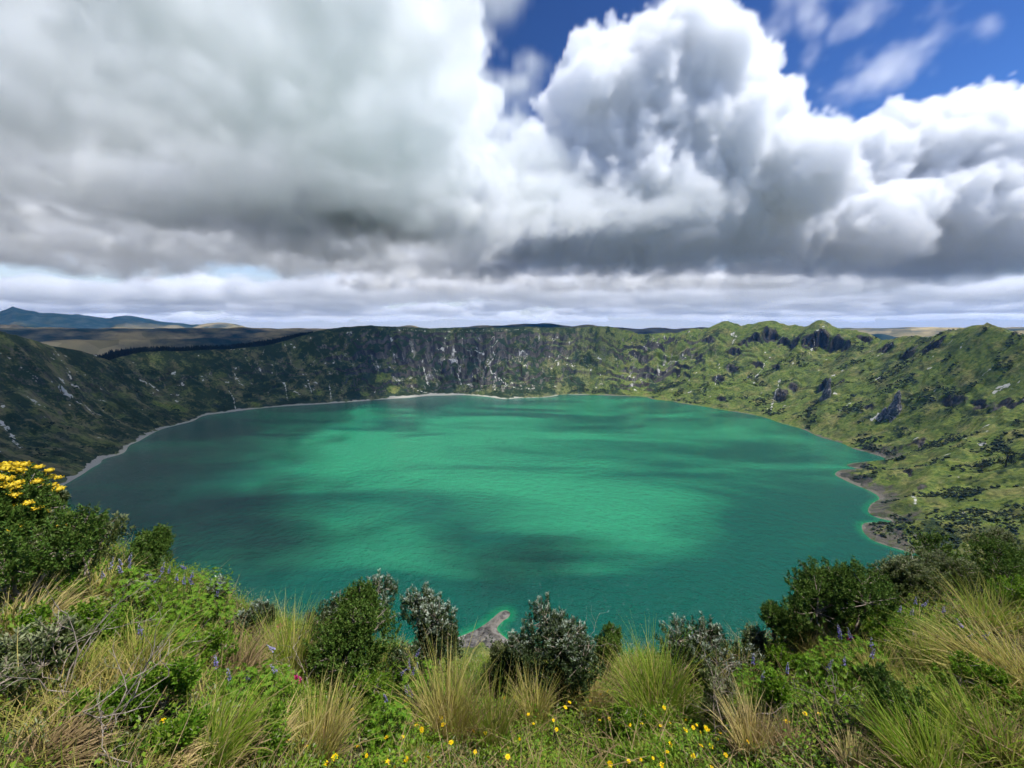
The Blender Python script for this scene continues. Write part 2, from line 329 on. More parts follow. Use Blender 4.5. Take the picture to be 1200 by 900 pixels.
def terrain_material():
    M = NT('crater_ground')
    geo = M.n('ShaderNodeNewGeometry'); P = geo.outputs['Position']
    f1 = M.noise(P, .12, 6, .62); f2 = M.noise(P, .018, 5, .6); f3 = M.noise(P, .6, 4, .6)
    fine = M.ramp(f1, .35, .65); mid = M.ramp(f2, .38, .62)
    right = M.attr('right').outputs['Fac']; rock = M.attr('rock').outputs['Fac']; scree = M.attr('scree').outputs['Fac']
    pale = M.attr('pale').outputs['Fac']; beach = M.attr('beach').outputs['Fac']; grass = M.attr('grass').outputs['Fac']; vein = M.attr('vein').outputs['Fac']
    dull = M.mix(M.ramp(M.math('ADD', vein, M.math('MULTIPLY', M.math('SUBTRACT', f1, .5), 1.2)), -.45, .6), (.036, .044, .020), (.15, .135, .062))
    lush_or_lit = M.mix(fine, (.050, .088, .013), (.150, .180, .030))
    dry = M.mix(fine, (.10, .095, .03), (.26, .23, .08))
    f4 = M.noise(P, .03, 4, .6)
    lush_or_lit = M.mix(M.math('MULTIPLY', M.ramp(f2, .46, .66), .75), lush_or_lit, dry)
    lush_or_lit = M.mix(M.math('MULTIPLY', M.ramp(f4, .52, .64), .7), lush_or_lit, M.mix(fine, (.022, .042, .010), (.06, .085, .02)))
    shrub = M.mix(f3, (.012, .022, .008), (.03, .05, .015))
    gl = M.mix(right, M.mix(M.math('MULTIPLY', mid, .75), dull, M.mix(fine, (.05, .08, .018), (.12, .145, .035))), lush_or_lit)
    gsel = M.ramp(M.math('ADD', grass, M.math('MULTIPLY', M.math('SUBTRACT', f1, .5), 1.2)), .2, .62)
    veg = M.mix(gsel, shrub, gl)
    rk = M.mix(M.ramp(M.math('ADD', vein, M.math('MULTIPLY', M.math('SUBTRACT', f1, .5), 1.4)), -.4, .6), (.028, .025, .023), (.095, .082, .066))
    rk = M.mix(M.ramp(f3, .55, .75), rk, (.17, .16, .145))
    rsel = M.ramp(M.math('ADD', rock, M.math('MULTIPLY', M.math('SUBTRACT', f1, .5), 1.1)), .35, .7)
    c = M.mix(rsel, veg, rk)
    ssel = M.ramp(M.math('ADD', scree, M.math('MULTIPLY', M.math('SUBTRACT', f1, .5), 1.3)), .45, .8)
    c = M.mix(ssel, c, M.mix(f3, (.11, .10, .085), (.26, .24, .21)))
    psel = M.ramp(M.math('ADD', pale, M.math('MULTIPLY', M.math('SUBTRACT', f1, .5), 1.5)), .5, .8)
    c = M.mix(psel, c, M.mix(f3, (.32, .31, .28), (.62, .60, .55)))
    bsel = M.ramp(M.math('ADD', beach, M.math('MULTIPLY', M.math('SUBTRACT', f1, .5), 1.0)), .4, .7)
    c = M.mix(bsel, c, M.mix(right, M.mix(f3, (.20, .18, .145), (.48, .45, .39)), M.mix(f3, (.07, .058, .042), (.19, .165, .13))))
    M.l(c, M.b.inputs['Base Color']); M.b.inputs['Roughness'].default_value = .95; M.b.inputs['Specular IOR Level'].default_value = .15
    h = M.math('ADD', M.math('MULTIPLY', f1, 3.0), M.math('MULTIPLY', f3, 1.0))
    M.l(M.bump(h, .7, 1.6), M.b.inputs['Normal'])
    return M.m
ter = mesh_obj('crater_terrain', np.stack([gx, gy, gz], -1).reshape(-1, 3), grid_faces(NR1 + NR2, NPHI, True)[:, ::-1], terrain_material(),
    attrs=dict(rock=rock.ravel(), scree=scree.ravel(), pale=pale.ravel(), beach=beach.ravel(), grass=grass.ravel(), vein=vein.ravel(), right=right.ravel()))
tag(ter, kind='structure')

# ------------------------------------------------------------------ the lake
def lake_material():
    M = NT('lake_water')
    geo = M.n('ShaderNodeNewGeometry'); P = geo.outputs['Position']
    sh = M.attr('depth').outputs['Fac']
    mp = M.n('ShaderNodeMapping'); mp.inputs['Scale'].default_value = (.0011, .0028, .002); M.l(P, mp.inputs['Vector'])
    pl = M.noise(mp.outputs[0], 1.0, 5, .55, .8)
    deep = M.mix(M.ramp(M.math('ADD', pl, M.math('MULTIPLY', M.ramp(sh, 120, 480), .14)), .46, .72), (.0008, .064, .042), (.020, .205, .098))  # lighter middle and patches: sun between cloud shadows put into the water colour
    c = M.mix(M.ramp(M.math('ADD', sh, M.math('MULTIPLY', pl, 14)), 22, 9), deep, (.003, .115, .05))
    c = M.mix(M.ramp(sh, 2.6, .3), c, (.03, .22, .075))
    M.l(c, M.b.inputs['Base Color']); M.b.inputs['Roughness'].default_value = .12; M.b.inputs['IOR'].default_value = 1.33
    w1 = M.noise(P, .3, 4, .65); w2 = M.noise(P, .06, 3, .6)
    M.l(M.bump(M.math('ADD', M.math('MULTIPLY', w1, 1.6), M.math('MULTIPLY', w2, 5)), 1.0, 1.0), M.b.inputs['Normal'])
    return M.m
NL, NP = 90, 720
lph = np.linspace(-math.pi, math.pi, NP, endpoint=False)
lr = np.interp(lph, phis, rin + 45); 
fr = np.concatenate([np.linspace(.02, .8, 30), np.linspace(.81, 1.35, NL - 30)])[:, None]
lx = CX + lr * fr * np.cos(lph); ly = CY + lr * fr * np.sin(lph)
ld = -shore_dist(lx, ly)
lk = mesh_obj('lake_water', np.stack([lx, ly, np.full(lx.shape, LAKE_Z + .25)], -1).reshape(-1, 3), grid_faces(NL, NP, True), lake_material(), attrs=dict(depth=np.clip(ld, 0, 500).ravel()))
bm = bmesh.new(); bm.from_mesh(lk.data); bm.verts.ensure_lookup_table()
bm.faces.new([bm.verts[i] for i in range(NP)]); bm.normal_update(); bm.to_mesh(lk.data); bm.free()
tag(lk, kind='structure')

# ------------------------------------------------------------------ valley and far mountains
NA, NM = 900, 200
az = np.radians(np.linspace(-85, 85, NA)); mr = np.geomspace(3300, 22000, NM)[:, None]
mx = mr * np.sin(az); my = mr * np.cos(az)
mpx = [-300,-120,-40,0,15,30,45,58,75,100,125,147,160,190,230,255,270,300,340,400,480,600,800,1000,1030,1060,1200,1400]
mpy = [372,374,371,370,364,366,371,369,371,372,376,372,374,379,382,384,385,387,389,391,391,391,391,390,389,392,391,388]
def sky_z(px, py, r):
    q = ray(px, py); return np.arctan2(q[:, 0], q[:, 1]), q[:, 2] / np.hypot(q[:, 0], q[:, 1]) * r
ma, mz = sky_z(np.array(mpx), np.array(mpy), 1.0)
tanel = np.interp(az, ma, mz)
h1 = tanel * 11500 + (ridged(az * 22 + 3, 0 * az, 4, 231) - .8) * 38 * np.clip(tanel * 40, .15, 1)
prof = np.exp(-((mr - 11500) / 2900) ** 2)
zv = -420 + 130 * fbm(mx / 2600, my / 2600, 4, 201) + sstep(5000, 9000, mr) * 120
zm = zv * (1 - prof) + h1[None] * prof + (ridged(mx / 2400, my / 2400, 5, 211) - .6) * 170 * sstep(4500, 8500, mr) * (1 - .82 * prof ** 3)
# a tan hill in the valley and low hills behind the far rim
for px, py, r, wa, wr, dp in [(258,378,9300,.10,1500,500),(200,385,8500,.11,1200,400),(478,381,6200,.035,1500,75),(622,379.3,5200,.13,1500,60),(690,381,6500,.05,1500,70),(1020,387.0,6500,.09,1500,90),(1030,392,3900,.02,500,30)]:
    a0, z0 = sky_z(np.array([px]), np.array([py]), r)
    zm = np.maximum(zm, z0 - (1 - np.exp(-((az - a0) / wa) ** 2)) * dp - (1 - np.exp(-((mr - r) / wr) ** 2)) * 700 + fbm(mx / 300, my / 300, 3, 221) * 14)
def mountain_material():
    M = NT('mountain_ground')
    P = M.n('ShaderNodeNewGeometry').outputs['Position']
    a = M.noise(P, .0009, 6, .6); b = M.noise(P, .006, 5, .6); v = M.n('ShaderNodeTexVoronoi'); v.inputs['Scale'].default_value = .006; M.l(P, v.inputs['Vector'])
    c = M.mix(M.ramp(b, .35, .65), (.014, .036, .046), (.038, .060, .062))  # blue of the distant haze mixed into the ridge colour as well
    fld = M.mix(v.outputs['Color'], (.20, .17, .08), (.42, .34, .20))
    c = M.mix(M.math('MULTIPLY', M.ramp(a, .42, .58), M.attr('valley').outputs['Fac']), c, fld)
    M.l(c, M.b.inputs['Base Color']); M.b.inputs['Roughness'].default_value = 1; M.b.inputs['Specular IOR Level'].default_value = 0
    return M.m
val = np.broadcast_to(sstep(10000, 8500, mr), mx.shape)
mo = mesh_obj('mountains', np.stack([mx, my, zm], -1).reshape(-1, 3), grid_faces(NM, NA), mountain_material(), attrs=dict(valley=val.ravel()))
tag(mo, kind='structure')
gp = mesh_obj('ground', [(-26000, -26000, -560), (26000, -26000, -560), (26000, 26000, -560), (-26000, 26000, -560)], [(0, 1, 2, 3)], mo.data.materials[0]); tag(gp, kind='structure')

# ------------------------------------------------------------------ the air: far things fade to blue
hv = np.array([(x, y, z) for z in (-700, 575) for x, y in ((-27500, -27500), (27500, -27500), (27500, 27500), (-27500, 27500))], float)
hz = bpy.data.materials.new('haze_air'); hz.use_nodes = True; hz.node_tree.nodes.clear()
_o = hz.node_tree.nodes.new('ShaderNodeOutputMaterial'); _p = hz.node_tree.nodes.new('ShaderNodeVolumePrincipled')
_p.inputs['Color'].default_value = (.08, .36, 1, 1); _p.inputs['Density'].default_value = 2.0e-5; _p.inputs['Anisotropy'].default_value = .1
hz.node_tree.links.new(_p.outputs[0], _o.inputs['Volume'])
tag(mesh_obj('haze', hv, np.array([(3, 2, 1, 0), (4, 5, 6, 7), (0, 1, 5, 4), (1, 2, 6, 5), (2, 3, 7, 6), (3, 0, 4, 7)]), hz, smooth=False), kind='stuff')
# ------------------------------------------------------------------ clouds: real vapour, lit by the sun, throwing the shadows on the lake and the walls
def cloud_material(name, dens, aniso=.3):
    m = bpy.data.materials.new(name); m.use_nodes = True; t = m.node_tree; t.nodes.clear()
    out = t.nodes.new('ShaderNodeOutputMaterial'); pv = t.nodes.new('ShaderNodeVolumePrincipled')
    pv.inputs['Color'].default_value = (.991, .9955, .9998, 1); pv.inputs['Density'].default_value = dens; pv.inputs['Anisotropy'].default_value = aniso
    t.links.new(pv.outputs[0], out.inputs['Volume'])
    m.cycles.volume_interpolation = 'LINEAR'
    return m
class Vapour:
    def __init__(s, name, lo, hi, vox, seed):
        s.name = name; s.lo = np.array(lo, float); s.vox = np.array(vox, float) if np.ndim(vox) else np.array([vox] * 3, float)
        s.n = ((np.array(hi, float) - s.lo) / s.vox).astype(int) + 1
        s.f = np.full(s.n, -1., np.float32); s.rng = np.random.default_rng(seed)
    def splat(s, c, rr, k):
        a = np.maximum(((c - rr * 1.6 - s.lo) / s.vox).astype(int), 0); b = np.minimum(((c + rr * 1.6 - s.lo) / s.vox).astype(int) + 2, s.n)
        if (b <= a).any(): return
        g = [((np.arange(a[i], b[i]) * s.vox[i] + s.lo[i] - c[i]) / rr[i]) for i in range(3)]
        v = ((1 - np.sqrt(g[0][:, None, None] ** 2 + g[1][None, :, None] ** 2 + g[2][None, None, :] ** 2)) * k).astype(np.float32)
        q = s.f[a[0]:b[0], a[1]:b[1], a[2]:b[2]]; np.maximum(q, v, out=q)
    def puff(s, c, rr, lev, kids=(9, 11)):
        if lev == 3: kids = (8, 9)
        c = np.asarray(c, float); rr = np.asarray(rr, float); m = rr.min()
        s.splat(c, rr, min(1, m / 500))
        if lev == 0: return
        for i in range(kids[lev % 2]):
            d = s.rng.normal(size=3); d /= np.linalg.norm(d); d[2] = abs(d[2]) * .95 - .25
            s.puff(c + d * rr * .85, np.full(3, m) * s.rng.uniform(.32, .55) * (1 if lev >= 2 else .9), lev - 1, kids)
    def noise(s, low, p, seed):
        k = np.meshgrid(np.fft.fftfreq(s.n[0], s.vox[0]), np.fft.fftfreq(s.n[1], s.vox[1]), np.fft.rfftfreq(s.n[2], s.vox[2]), indexing='ij')
        kk = np.sqrt(k[0] ** 2 + k[1] ** 2 + k[2] ** 2)
        G = np.fft.rfftn(np.random.default_rng(seed).standard_normal(s.n).astype(np.float32)) * (kk > low) / np.maximum(kk, low) ** p
        h = np.fft.irfftn(G, s.n); return (h / h.std()).astype(np.float32)
    def build(s, base, amp, low, edge, mat, seed, basew=140, basen=85, weight=None):
        nz = s.noise(low, 2.25, seed)
        z = (np.arange(s.n[2]) * s.vox[2] + s.lo[2])[None, None, :]
        d = np.clip((s.f + amp * nz) / edge, 0, 1); d = d * d * (3 - 2 * d)
        d *= np.clip((z - base - basen * nz) / basew, 0, 1)
        if weight is not None: d *= weight
        n = s.n; me = bpy.data.meshes.new(s.name); me.vertices.add(int(np.prod(n)))
        me.attributes.new('vapour', 'FLOAT', 'POINT').data.foreach_set('value', np.ascontiguousarray(d.transpose(2, 1, 0)).ravel().astype(np.float32))
        o = bpy.data.objects.new(s.name, me); COL.objects.link(o); me.materials.append(mat)
        ng = bpy.data.node_groups.new(s.name, 'GeometryNodeTree')
        for io in ('INPUT', 'OUTPUT'): ng.interface.new_socket('Geometry', in_out=io, socket_type='NodeSocketGeometry')
        N = ng.nodes.new; L = ng.links.new
        gi = N('NodeGroupInput'); go = N('NodeGroupOutput'); vc = N('GeometryNodeVolumeCube')
        vc.inputs['Min'].default_value = tuple(s.lo); vc.inputs['Max'].default_value = tuple(s.lo + (n - 1) * s.vox)
        for i, ax in enumerate('XYZ'): vc.inputs['Resolution ' + ax].default_value = int(n[i])
        def vm(op, a, b):
            x = N('ShaderNodeVectorMath'); x.operation = op; L(a, x.inputs[0])
            if b is not None: x.inputs[1].default_value = tuple(b)
            return x
        p = vm('SUBTRACT', N('GeometryNodeInputPosition').outputs[0], s.lo); p = vm('DIVIDE', p.outputs[0], s.vox)
        p = vm('ADD', p.outputs[0], (.5, .5, .5)); p = vm('FLOOR', p.outputs[0], None)
        p = vm('DOT_PRODUCT', p.outputs[0], (1., float(n[0]), float(n[0] * n[1])))
        na = N('GeometryNodeInputNamedAttribute'); na.data_type = 'FLOAT'; na.inputs[0].default_value = 'vapour'
        si = N('GeometryNodeSampleIndex'); si.data_type = 'FLOAT'; si.domain = 'POINT'; si.clamp = True
        L(gi.outputs[0], si.inputs['Geometry']); L(na.outputs[0], si.inputs['Value']); L(p.outputs['Value'], si.inputs['Index'])
        L(si.outputs[0], vc.inputs['Density'])
        sm = N('GeometryNodeSetMaterial'); sm.inputs['Material'].default_value = mat
        L(vc.outputs[0], sm.inputs[0]); L(sm.outputs[0], go.inputs[0])
        o.modifiers.new('vapour', 'NODES').node_group = ng
        return o
def blob(V, px, py, Y, rp, lev=2, sq=1.0):
    c = at_y(px, py, Y); r = rp / F * Y; V.puff(c, (r, r, r * sq), lev)
BASE = 650.0
V = Vapour('clouds', (-7500, 300, 600), (7800, 8200, 2600), 50, 5)
D = Vapour('overhead_clouds', (-4300, 300, 600), (1300, 3500, 1560), 27, 35)
# the left-hand bank overhead, its right-hand edge towering
for x, y, z, rx, ry, rz in [(-850,1500,930,720,620,330),(-800,1050,930,600,420,300),(-750,2100,950,700,620,330),(-1900,1500,950,900,700,330),(-3000,1800,1050,900,900,300),(-1250,2600,1050,900,800,330),(-2600,3000,1050,1100,900,360),
      (-4300,2800,1050,1200,1100,380),(-900,3700,1050,800,700,360),(-2200,4300,1050,1200,800,420),(-3900,4500,1050,1300,1000,420),(-5800,4300,1050,1400,1200,430),(-500,4700,1000,900,700,330),(-2500,5500,1000,1100,700,340)]:
    (D if y < 2700 else V).puff((x, y, z), (rx, ry, rz * .8), 2)
for k in range(150):
    y = V.rng.uniform(900, 5600); x = -V.rng.random() * min(5600, 250 + 1.4 * y) - 150; q = V.rng.uniform(90, 260) * (.6 + y / 5000); (D if y < 3100 else V).puff((x, y, V.rng.uniform(690, 790)), (q, q, q * .55), 1)
E = Vapour('near_clouds', (-2600, 2300, 760), (420, 4300, 3000), 30, 25)
for b in [(545,125,3300,34),(520,60,3200,46),(512,200,3500,66),(480,130,3300,62),(545,205,3600,36),(460,15,3100,66),(500,100,3200,52),(420,80,3300,70),(430,190,3500,80),(350,130,3400,80),(360,50,3300,70)]: blob(E, *b, lev=3)
tag(E.build(880, .075, 1 / 450., .065, cloud_material('near_cloud_vapour', .013, 0.0), 12, 220, 110), kind='stuff')
# the middle tower and the right-hand bank: finer vapour, heaped puff on puff
T = Vapour('tall_clouds', (-1100, 3900, 640), (8600, 6900, 4300), 36, 15)
for b in [(760,160,5200,100),(714,125,5200,58),(830,120,5000,60),(870,125,5100,40),(672,230,5000,70),(850,220,5000,90),(760,260,5000,100),(640,285,5200,52),(700,290,4800,55),
      (1080,205,5600,70),(1180,180,5600,60),(1250,190,5600,70),(980,215,5600,52),(930,240,5400,60),(1000,285,5200,62),(1120,275,5200,80),(1200,280,5200,72),(1040,170,5700,36),(1130,155,5700,40),(900,290,5200,52),(790,95,5100,45),(740,95,5200,40)]: blob(T, *b, lev=3)
for x, y, z, rx, ry, rz in [(800,5900,860,1000,600,120),(2300,5900,860,1100,600,120),(3900,5900,860,1200,600,120),(5600,5900,860,1200,600,120),(7000,5500,860,1200,600,120)]:
    T.puff((x, y, z), (rx, ry, rz), 2)
tz_ = np.arange(T.n[2]) * T.vox[2] + T.lo[2]
tag(T.build(BASE + 30, .075, 1 / 500., .065, cloud_material('tall_cloud_vapour', .014, 0.0), 11, 160, 90, weight=(.20 + .80 * sstep(850, 1500, tz_))[None, None, :]), kind='stuff')
for q in [(100,2680,760,330,230,90),(560,2740,770,360,250,100),(1050,2680,770,360,240,90),(800,2980,780,400,220,100)]: V.puff(q[:3], q[3:], 2, (5, 5))
V.puff((-700, 6300, 950), (1000, 700, 210), 2)
for k in range(26):
    x = V.rng.uniform(-2600, 7500); V.puff((x, V.rng.uniform(6700, 7900), 850), (V.rng.uniform(500, 900), 350, V.rng.uniform(150, 260)), 1)
for q in [(-480,1150,900,330,420,260),(-560,1750,900,400,500,280),(-600,2500,900,420,500,280),(60,1900,760,190,260,90),(100,2300,770,220,300,100),(80,2800,780,240,300,110),(300,3150,790,420,300,120)]: D.puff(q[:3], q[3:], 2, (5, 5))
# cloud puffs added out of sight above the view to shade the near water
for q in [(-60,620,820,330,230,200),(-330,760,840,330,200,200),(620,545,800,150,110,100),(-600,700,880,400,300,240)]: D.puff(q[:3], q[3:], 2, (6, 6))
tag(D.build(BASE, .10, 1 / 420., .08, cloud_material('overhead_cloud_vapour', .0080, 0.0), 17, 130, 100), kind='stuff')
wgt_ = np.ones((1, 1, 1))
tag(V.build(BASE, .15, 1 / 700., .10, cloud_material('cloud_vapour', .0074, 0.0), 1, 150, 110), kind='stuff')
# low broken cloud towards the horizon
W = Vapour('far_clouds', (-42000, 8600, 600), (42000, 50000, 2600), (260, 260, 90), 9)
for k in range(230):
    y = 9500 + 38000 * W.rng.random() ** 1.3; x = W.rng.uniform(-1.3, 1.3) * y
    if x < -.42 * y and y < 10800: continue
    W.puff((x, y, 1000), (W.rng.uniform(900, 2800), W.rng.uniform(600, 1300), W.rng.uniform(220, 480)), 1)
tag(W.build(720, .2, 1 / 2500., .2, cloud_material('far_cloud_vapour', .0032, .1), 3, 160, 60), kind='stuff')

# thin torn cloud in the blue gap
TV = Vapour('thin_clouds', (-300, 3300, 1500), (6800, 6200, 4300), 48, 21)
for px, py, Y, rp in [(1085,48,4500,22),(1062,62,4500,20),(1035,80,4600,26),(1005,98,4600,24),(975,120,4700,22),(1060,90,4500,18),(950,20,4300,30),(1010,15,4300,26),(905,40,4400,28),(800,6,4300,22),(1090,15,4300,14),(960,150,4800,20)]:
    blob(TV, px, py, Y, rp, 2, .7)
tag(TV.build(1500, .22, 1 / 700., .5, cloud_material('thin_cloud_vapour', .0016, .2), 8, 140, 60), kind='stuff')
# ------------------------------------------------------------------ things on the crater: forest, shrubs, trees, rock needles, house
def plain(name, c0, c1, scale=8., rough=.9, spec=.2, transl=0.):
    M = NT(name); P = M.n('ShaderNodeTexCoord').outputs['Object']
    c = M.mix(M.ramp(M.noise(P, scale, 4, .6), .3, .7), c0, c1)
    M.l(c, M.b.inputs['Base Color']); M.b.inputs['Roughness'].default_value = rough; M.b.inputs['Specular IOR Level'].default_value = spec
    return M.m
def grnd(x, y): return terrain_height(np.atleast_1d(np.float64(x)), np.atleast_1d(np.float64(y)))[0]
def ter_pt(px, py): return on_slope(px, py, lambda X, Y: terrain_height(X, Y)[0])

def ico(sub=1):
    bm = bmesh.new(); bmesh.ops.create_icosphere(bm, subdivisions=sub, radius=1)
    v = np.array([a.co[:] for a in bm.verts]); f = np.array([[b.index for b in a.verts] for a in bm.faces]); bm.free(); return v, f
def merge(parts):
    V = []; Fc = []; n = 0
    for v, f in parts: V.append(v); Fc.append(f + n); n += len(v)
    return np.concatenate(V), np.concatenate(Fc)
IV1, IF1 = ico(1); IV2, IF2 = ico(2)
IV0, IF0 = ico(0) if False else (IV1, IF1)
def blob_shrubs(P, size, rng, flat=.75):
    """a clumpy bush of a few lumps at each point"""
    out = []
    for p, s in zip(P, size):
        for k in range(rng.integers(2, 5)):
            c = p + np.array([rng.normal() * .45 * s, rng.normal() * .45 * s, s * rng.uniform(.15, .5)]); r = s * rng.uniform(.32, .6)
            v = IV1 * (1 + rng.uniform(-.28, .28, (len(IV1), 1))) * np.array([r, r, r * flat]) + c
            out.append((v, IF1))
    return merge(out)
dark_leaf = plain('dark_bush_leaves', (.008, .014, .005), (.03, .045, .014), .9)
# bushes scattered over the slopes: far too many to count
rng = np.random.default_rng(31)
cand = rng.integers(0, gz.size, 260000); cx_ = gx.ravel()[cand]; cy_ = gy.ravel()[cand]; cz_ = gz.ravel()[cand]
dist = np.hypot(cx_, cy_)
ok = (gd.ravel()[cand] > 12) & (gdr.ravel()[cand] > -20) & (dist > 120) & (dist < 2600) & (slope.ravel()[cand] < 1.4) & (np.abs(cx_) < 1.4 * cy_)
dens = sstep(.12, .55, fbm(cx_ / 90, cy_ / 90, 4, 301) + .25 * sstep(900, 400, dist) + .38 * (cx_ > 380) * sstep(1000, 700, cy_)) * np.where(right.ravel()[cand] > .4, 1.0, .22)
_tq = ter_pt(1178, 549); ok &= np.hypot(cx_ - _tq[0], cy_ - _tq[1]) > 26      # open grass round the lone tree
ok &= rng.random(len(cand)) < dens * .62
P = np.stack([cx_, cy_, cz_], -1)[ok]; D_ = np.hypot(P[:, 0], P[:, 1])
S_ = rng.uniform(1.0, 3.6, len(P)) ** 1.15 * np.clip(D_ / 900, .6, 1.5)
V_, F_ = blob_shrubs(P, S_, rng)
tag(mesh_obj('shrubbery', V_, F_, dark_leaf, smooth=False), kind='stuff')
print('bushes', len(P))

# the dark plantation on the left-hand rim
def conifer_mesh(P, H, rng):
    out = []
    for p, h in zip(P, H):
        n = 7; w = h * rng.uniform(.16, .24)
        for k in range(4):
            z0 = h * (.08 + .22 * k); z1 = min(z0 + h * .36, h); r = w * (1 - .22 * k)
            a = np.arange(n) / n * 2 * math.pi + rng.uniform(0, 6)
            rr = r * rng.uniform(.7, 1.15, n)
            v = np.concatenate([np.stack([rr * np.cos(a), rr * np.sin(a), np.full(n, z0) + rng.uniform(-.03, .03, n) * h], -1), [[0, 0, z1]]]) + p
            f = np.stack([np.arange(n), (np.arange(n) + 1) % n, np.full(n, n)], -1)
            out.append((v, f))
    return merge(out)
fpx = np.array([(120,421),(170,412),(215,411),(260,410),(310,406),(340,399),(368,390)], float)
fr_ = [on_slope(a, b + 2, lambda X, Y: terrain_height(X, Y)[0]) for a, b in fpx]
fph = np.array([math.atan2(q[1] - CY, q[0] - CX) for q in fr_])
N = 1900
u = rng.random(N); ph = np.interp(u, np.linspace(0, 1, len(fph)), fph); off = rng.uniform(2, 210, N) * np.interp(u, [0, .12, .75, 1], [.25, .8, 1, .1])
R_ = per(ph, _rr) + off; X = CX + R_ * np.cos(ph); Y = CY + R_ * np.sin(ph); Zt = terrain_height(X, Y)[0]
Ht = rng.uniform(20, 33, N) * np.interp(u, [0, .1, .3, .7, .92, 1], [.6, .9, 1, 1.15, .8, .35])
V_, F_ = conifer_mesh(np.stack([X, Y, Zt - .5], -1), Ht + off * .16, rng)
tag(mesh_obj('forest', V_, F_, plain('conifer_needles', (.004, .007, .004), (.012, .018, .008), .3), smooth=False), kind='stuff')

def tube(pts, rad, n=6):
    pts = np.asarray(pts, float); k = len(pts); rad = np.broadcast_to(rad, (k,))
    d = np.gradient(pts, axis=0); d /= np.linalg.norm(d, axis=1, keepdims=True) + 1e-9
    ref = np.where(np.abs(d[:, 2:3]) > .9, np.array([[1., 0, 0]]), np.array([[0, 0, 1.]]))
    s = np.cross(d, ref); s /= np.linalg.norm(s, axis=1, keepdims=True) + 1e-9; t = np.cross(d, s)
    a = np.arange(n) / n * 2 * math.pi
    v = (pts[:, None] + rad[:, None, None] * (np.cos(a)[None, :, None] * s[:, None] + np.sin(a)[None, :, None] * t[:, None])).reshape(-1, 3)
    return v, grid_faces(k, n, True)
bark = plain('grey_brown_bark', (.05, .04, .03), (.13, .11, .09), 6.)
def root(name, loc, label, cat, group=None, rz=0., sc=1.):
    o = bpy.data.objects.new(name, None); COL.objects.link(o); o.location = tuple(np.asarray(loc, float)); o.rotation_euler = (0, 0, rz); o.scale = (sc,) * 3
    o.empty_display_size = .1
    return tag(o, label, cat, group)
def px_h(q, n): return n * np.hypot(q[1], 0) / F * 1.03
def far_tree(px, py, h, label, seed, wide=.34, low=.22):
    """a tree on the slope: tapered trunk with limbs, and a crown of leaf clumps with gaps"""
    r = np.random.default_rng(seed); q = ter_pt(px, py); h = px_h(q, h); t = root('tree', q, label, 'tree')
    parts = [tube([(0, 0, -.5), (0, .1, h * .45), (.1, 0, h * .9)], np.array([.035, .024, .006]) * h)]
    tips = []
    for k in range(16):
        z = h * r.uniform(low, .86); a = r.uniform(0, 2 * math.pi); L = h * wide * r.uniform(.6, 1.1) * (1.15 - z / h * .75)
        e = np.array([L * math.cos(a), L * math.sin(a), z + L * r.uniform(.1, .45)]); parts.append(tube([(0, 0, z), e * [.5, .5, 1] - [0, 0, .08 * L], e], np.array([.012, .008, .003]) * h, 4)); tips.append((e, L))
    tips.append((np.array([0, 0, h * .95]), h * .25))
    v, f = merge(parts); mesh_obj('trunk', v, f, bark, t)
    Lv = []; 
    for e, L in tips:
        n = 130; c = e * np.array([.8, .8, 1]) + r.normal(size=(n, 3)) * L * np.array([.34, .34, .2])
        d1 = r.normal(size=(n, 3)); d2 = r.normal(size=(n, 3)); s = h * .022 * r.uniform(.6, 1.3, (n, 1))
        d1 /= np.linalg.norm(d1, axis=1, keepdims=True); d2 /= np.linalg.norm(d2, axis=1, keepdims=True)
        Lv.append(np.stack([c - d1 * s, c + d2 * s * .6, c + d1 * s, c - d2 * s * .6], 1))
    Lv = np.concatenate(Lv).reshape(-1, 3)
    mesh_obj('crown', Lv, np.arange(len(Lv)).reshape(-1, 4), dark_leaf, t, smooth=False)
    return t
far_tree(1178, 549, 24, 'dark lone tree standing on the bright green slope at the right edge', 1)
far_tree(1150, 552, 15, 'low dark round-headed tree just left of the lone tree on the green slope', 2, .55, .1)
far_tree(1154, 390, 7, 'small dark tree on top of the grassy hump of the right-hand rim', 3)
far_tree(1102, 394, 5, 'tiny tree on the rim just left of the grassy hump', 4)
far_tree(1188, 395, 7, 'bushy tree on the rim at the right edge of the view', 5, .5, .1)

def rock_needle(px, py, h, w, label, seed):
    r = np.random.default_rng(seed); q = ter_pt(px, py); h = px_h(q, h); w = px_h(q, w); n, m = 40, 34
    a = np.arange(n) / n * 2 * math.pi; t = np.linspace(0, 1, m)[:, None]
    rad = w * (1 - t) ** .62 * (1 + .35 * fbm(np.cos(a) * 1.3 + seed * 3 + t * .4, np.sin(a) * 1.3 + t * 2.2, 4, seed)) * (1 + .25 * np.sign(np.sin(t * 17)) * .3) + .02
    v = np.stack([rad * np.cos(a) * .8 + t * w * .5, rad * np.sin(a) + 0 * t, h * (t * 1.25 - .25) + 0 * a], -1)
    v += fbm(v[..., 0] / 2.5 + v[..., 2] / 3, v[..., 1] / 2.5 - v[..., 2] / 4, 3, seed + 9)[..., None] * w * .12
    o = mesh_obj('rock_needle', v.reshape(-1, 3), grid_faces(m, n, True), ROCKM, smooth=False); o.location = tuple(q); return tag(o, label, 'rock')
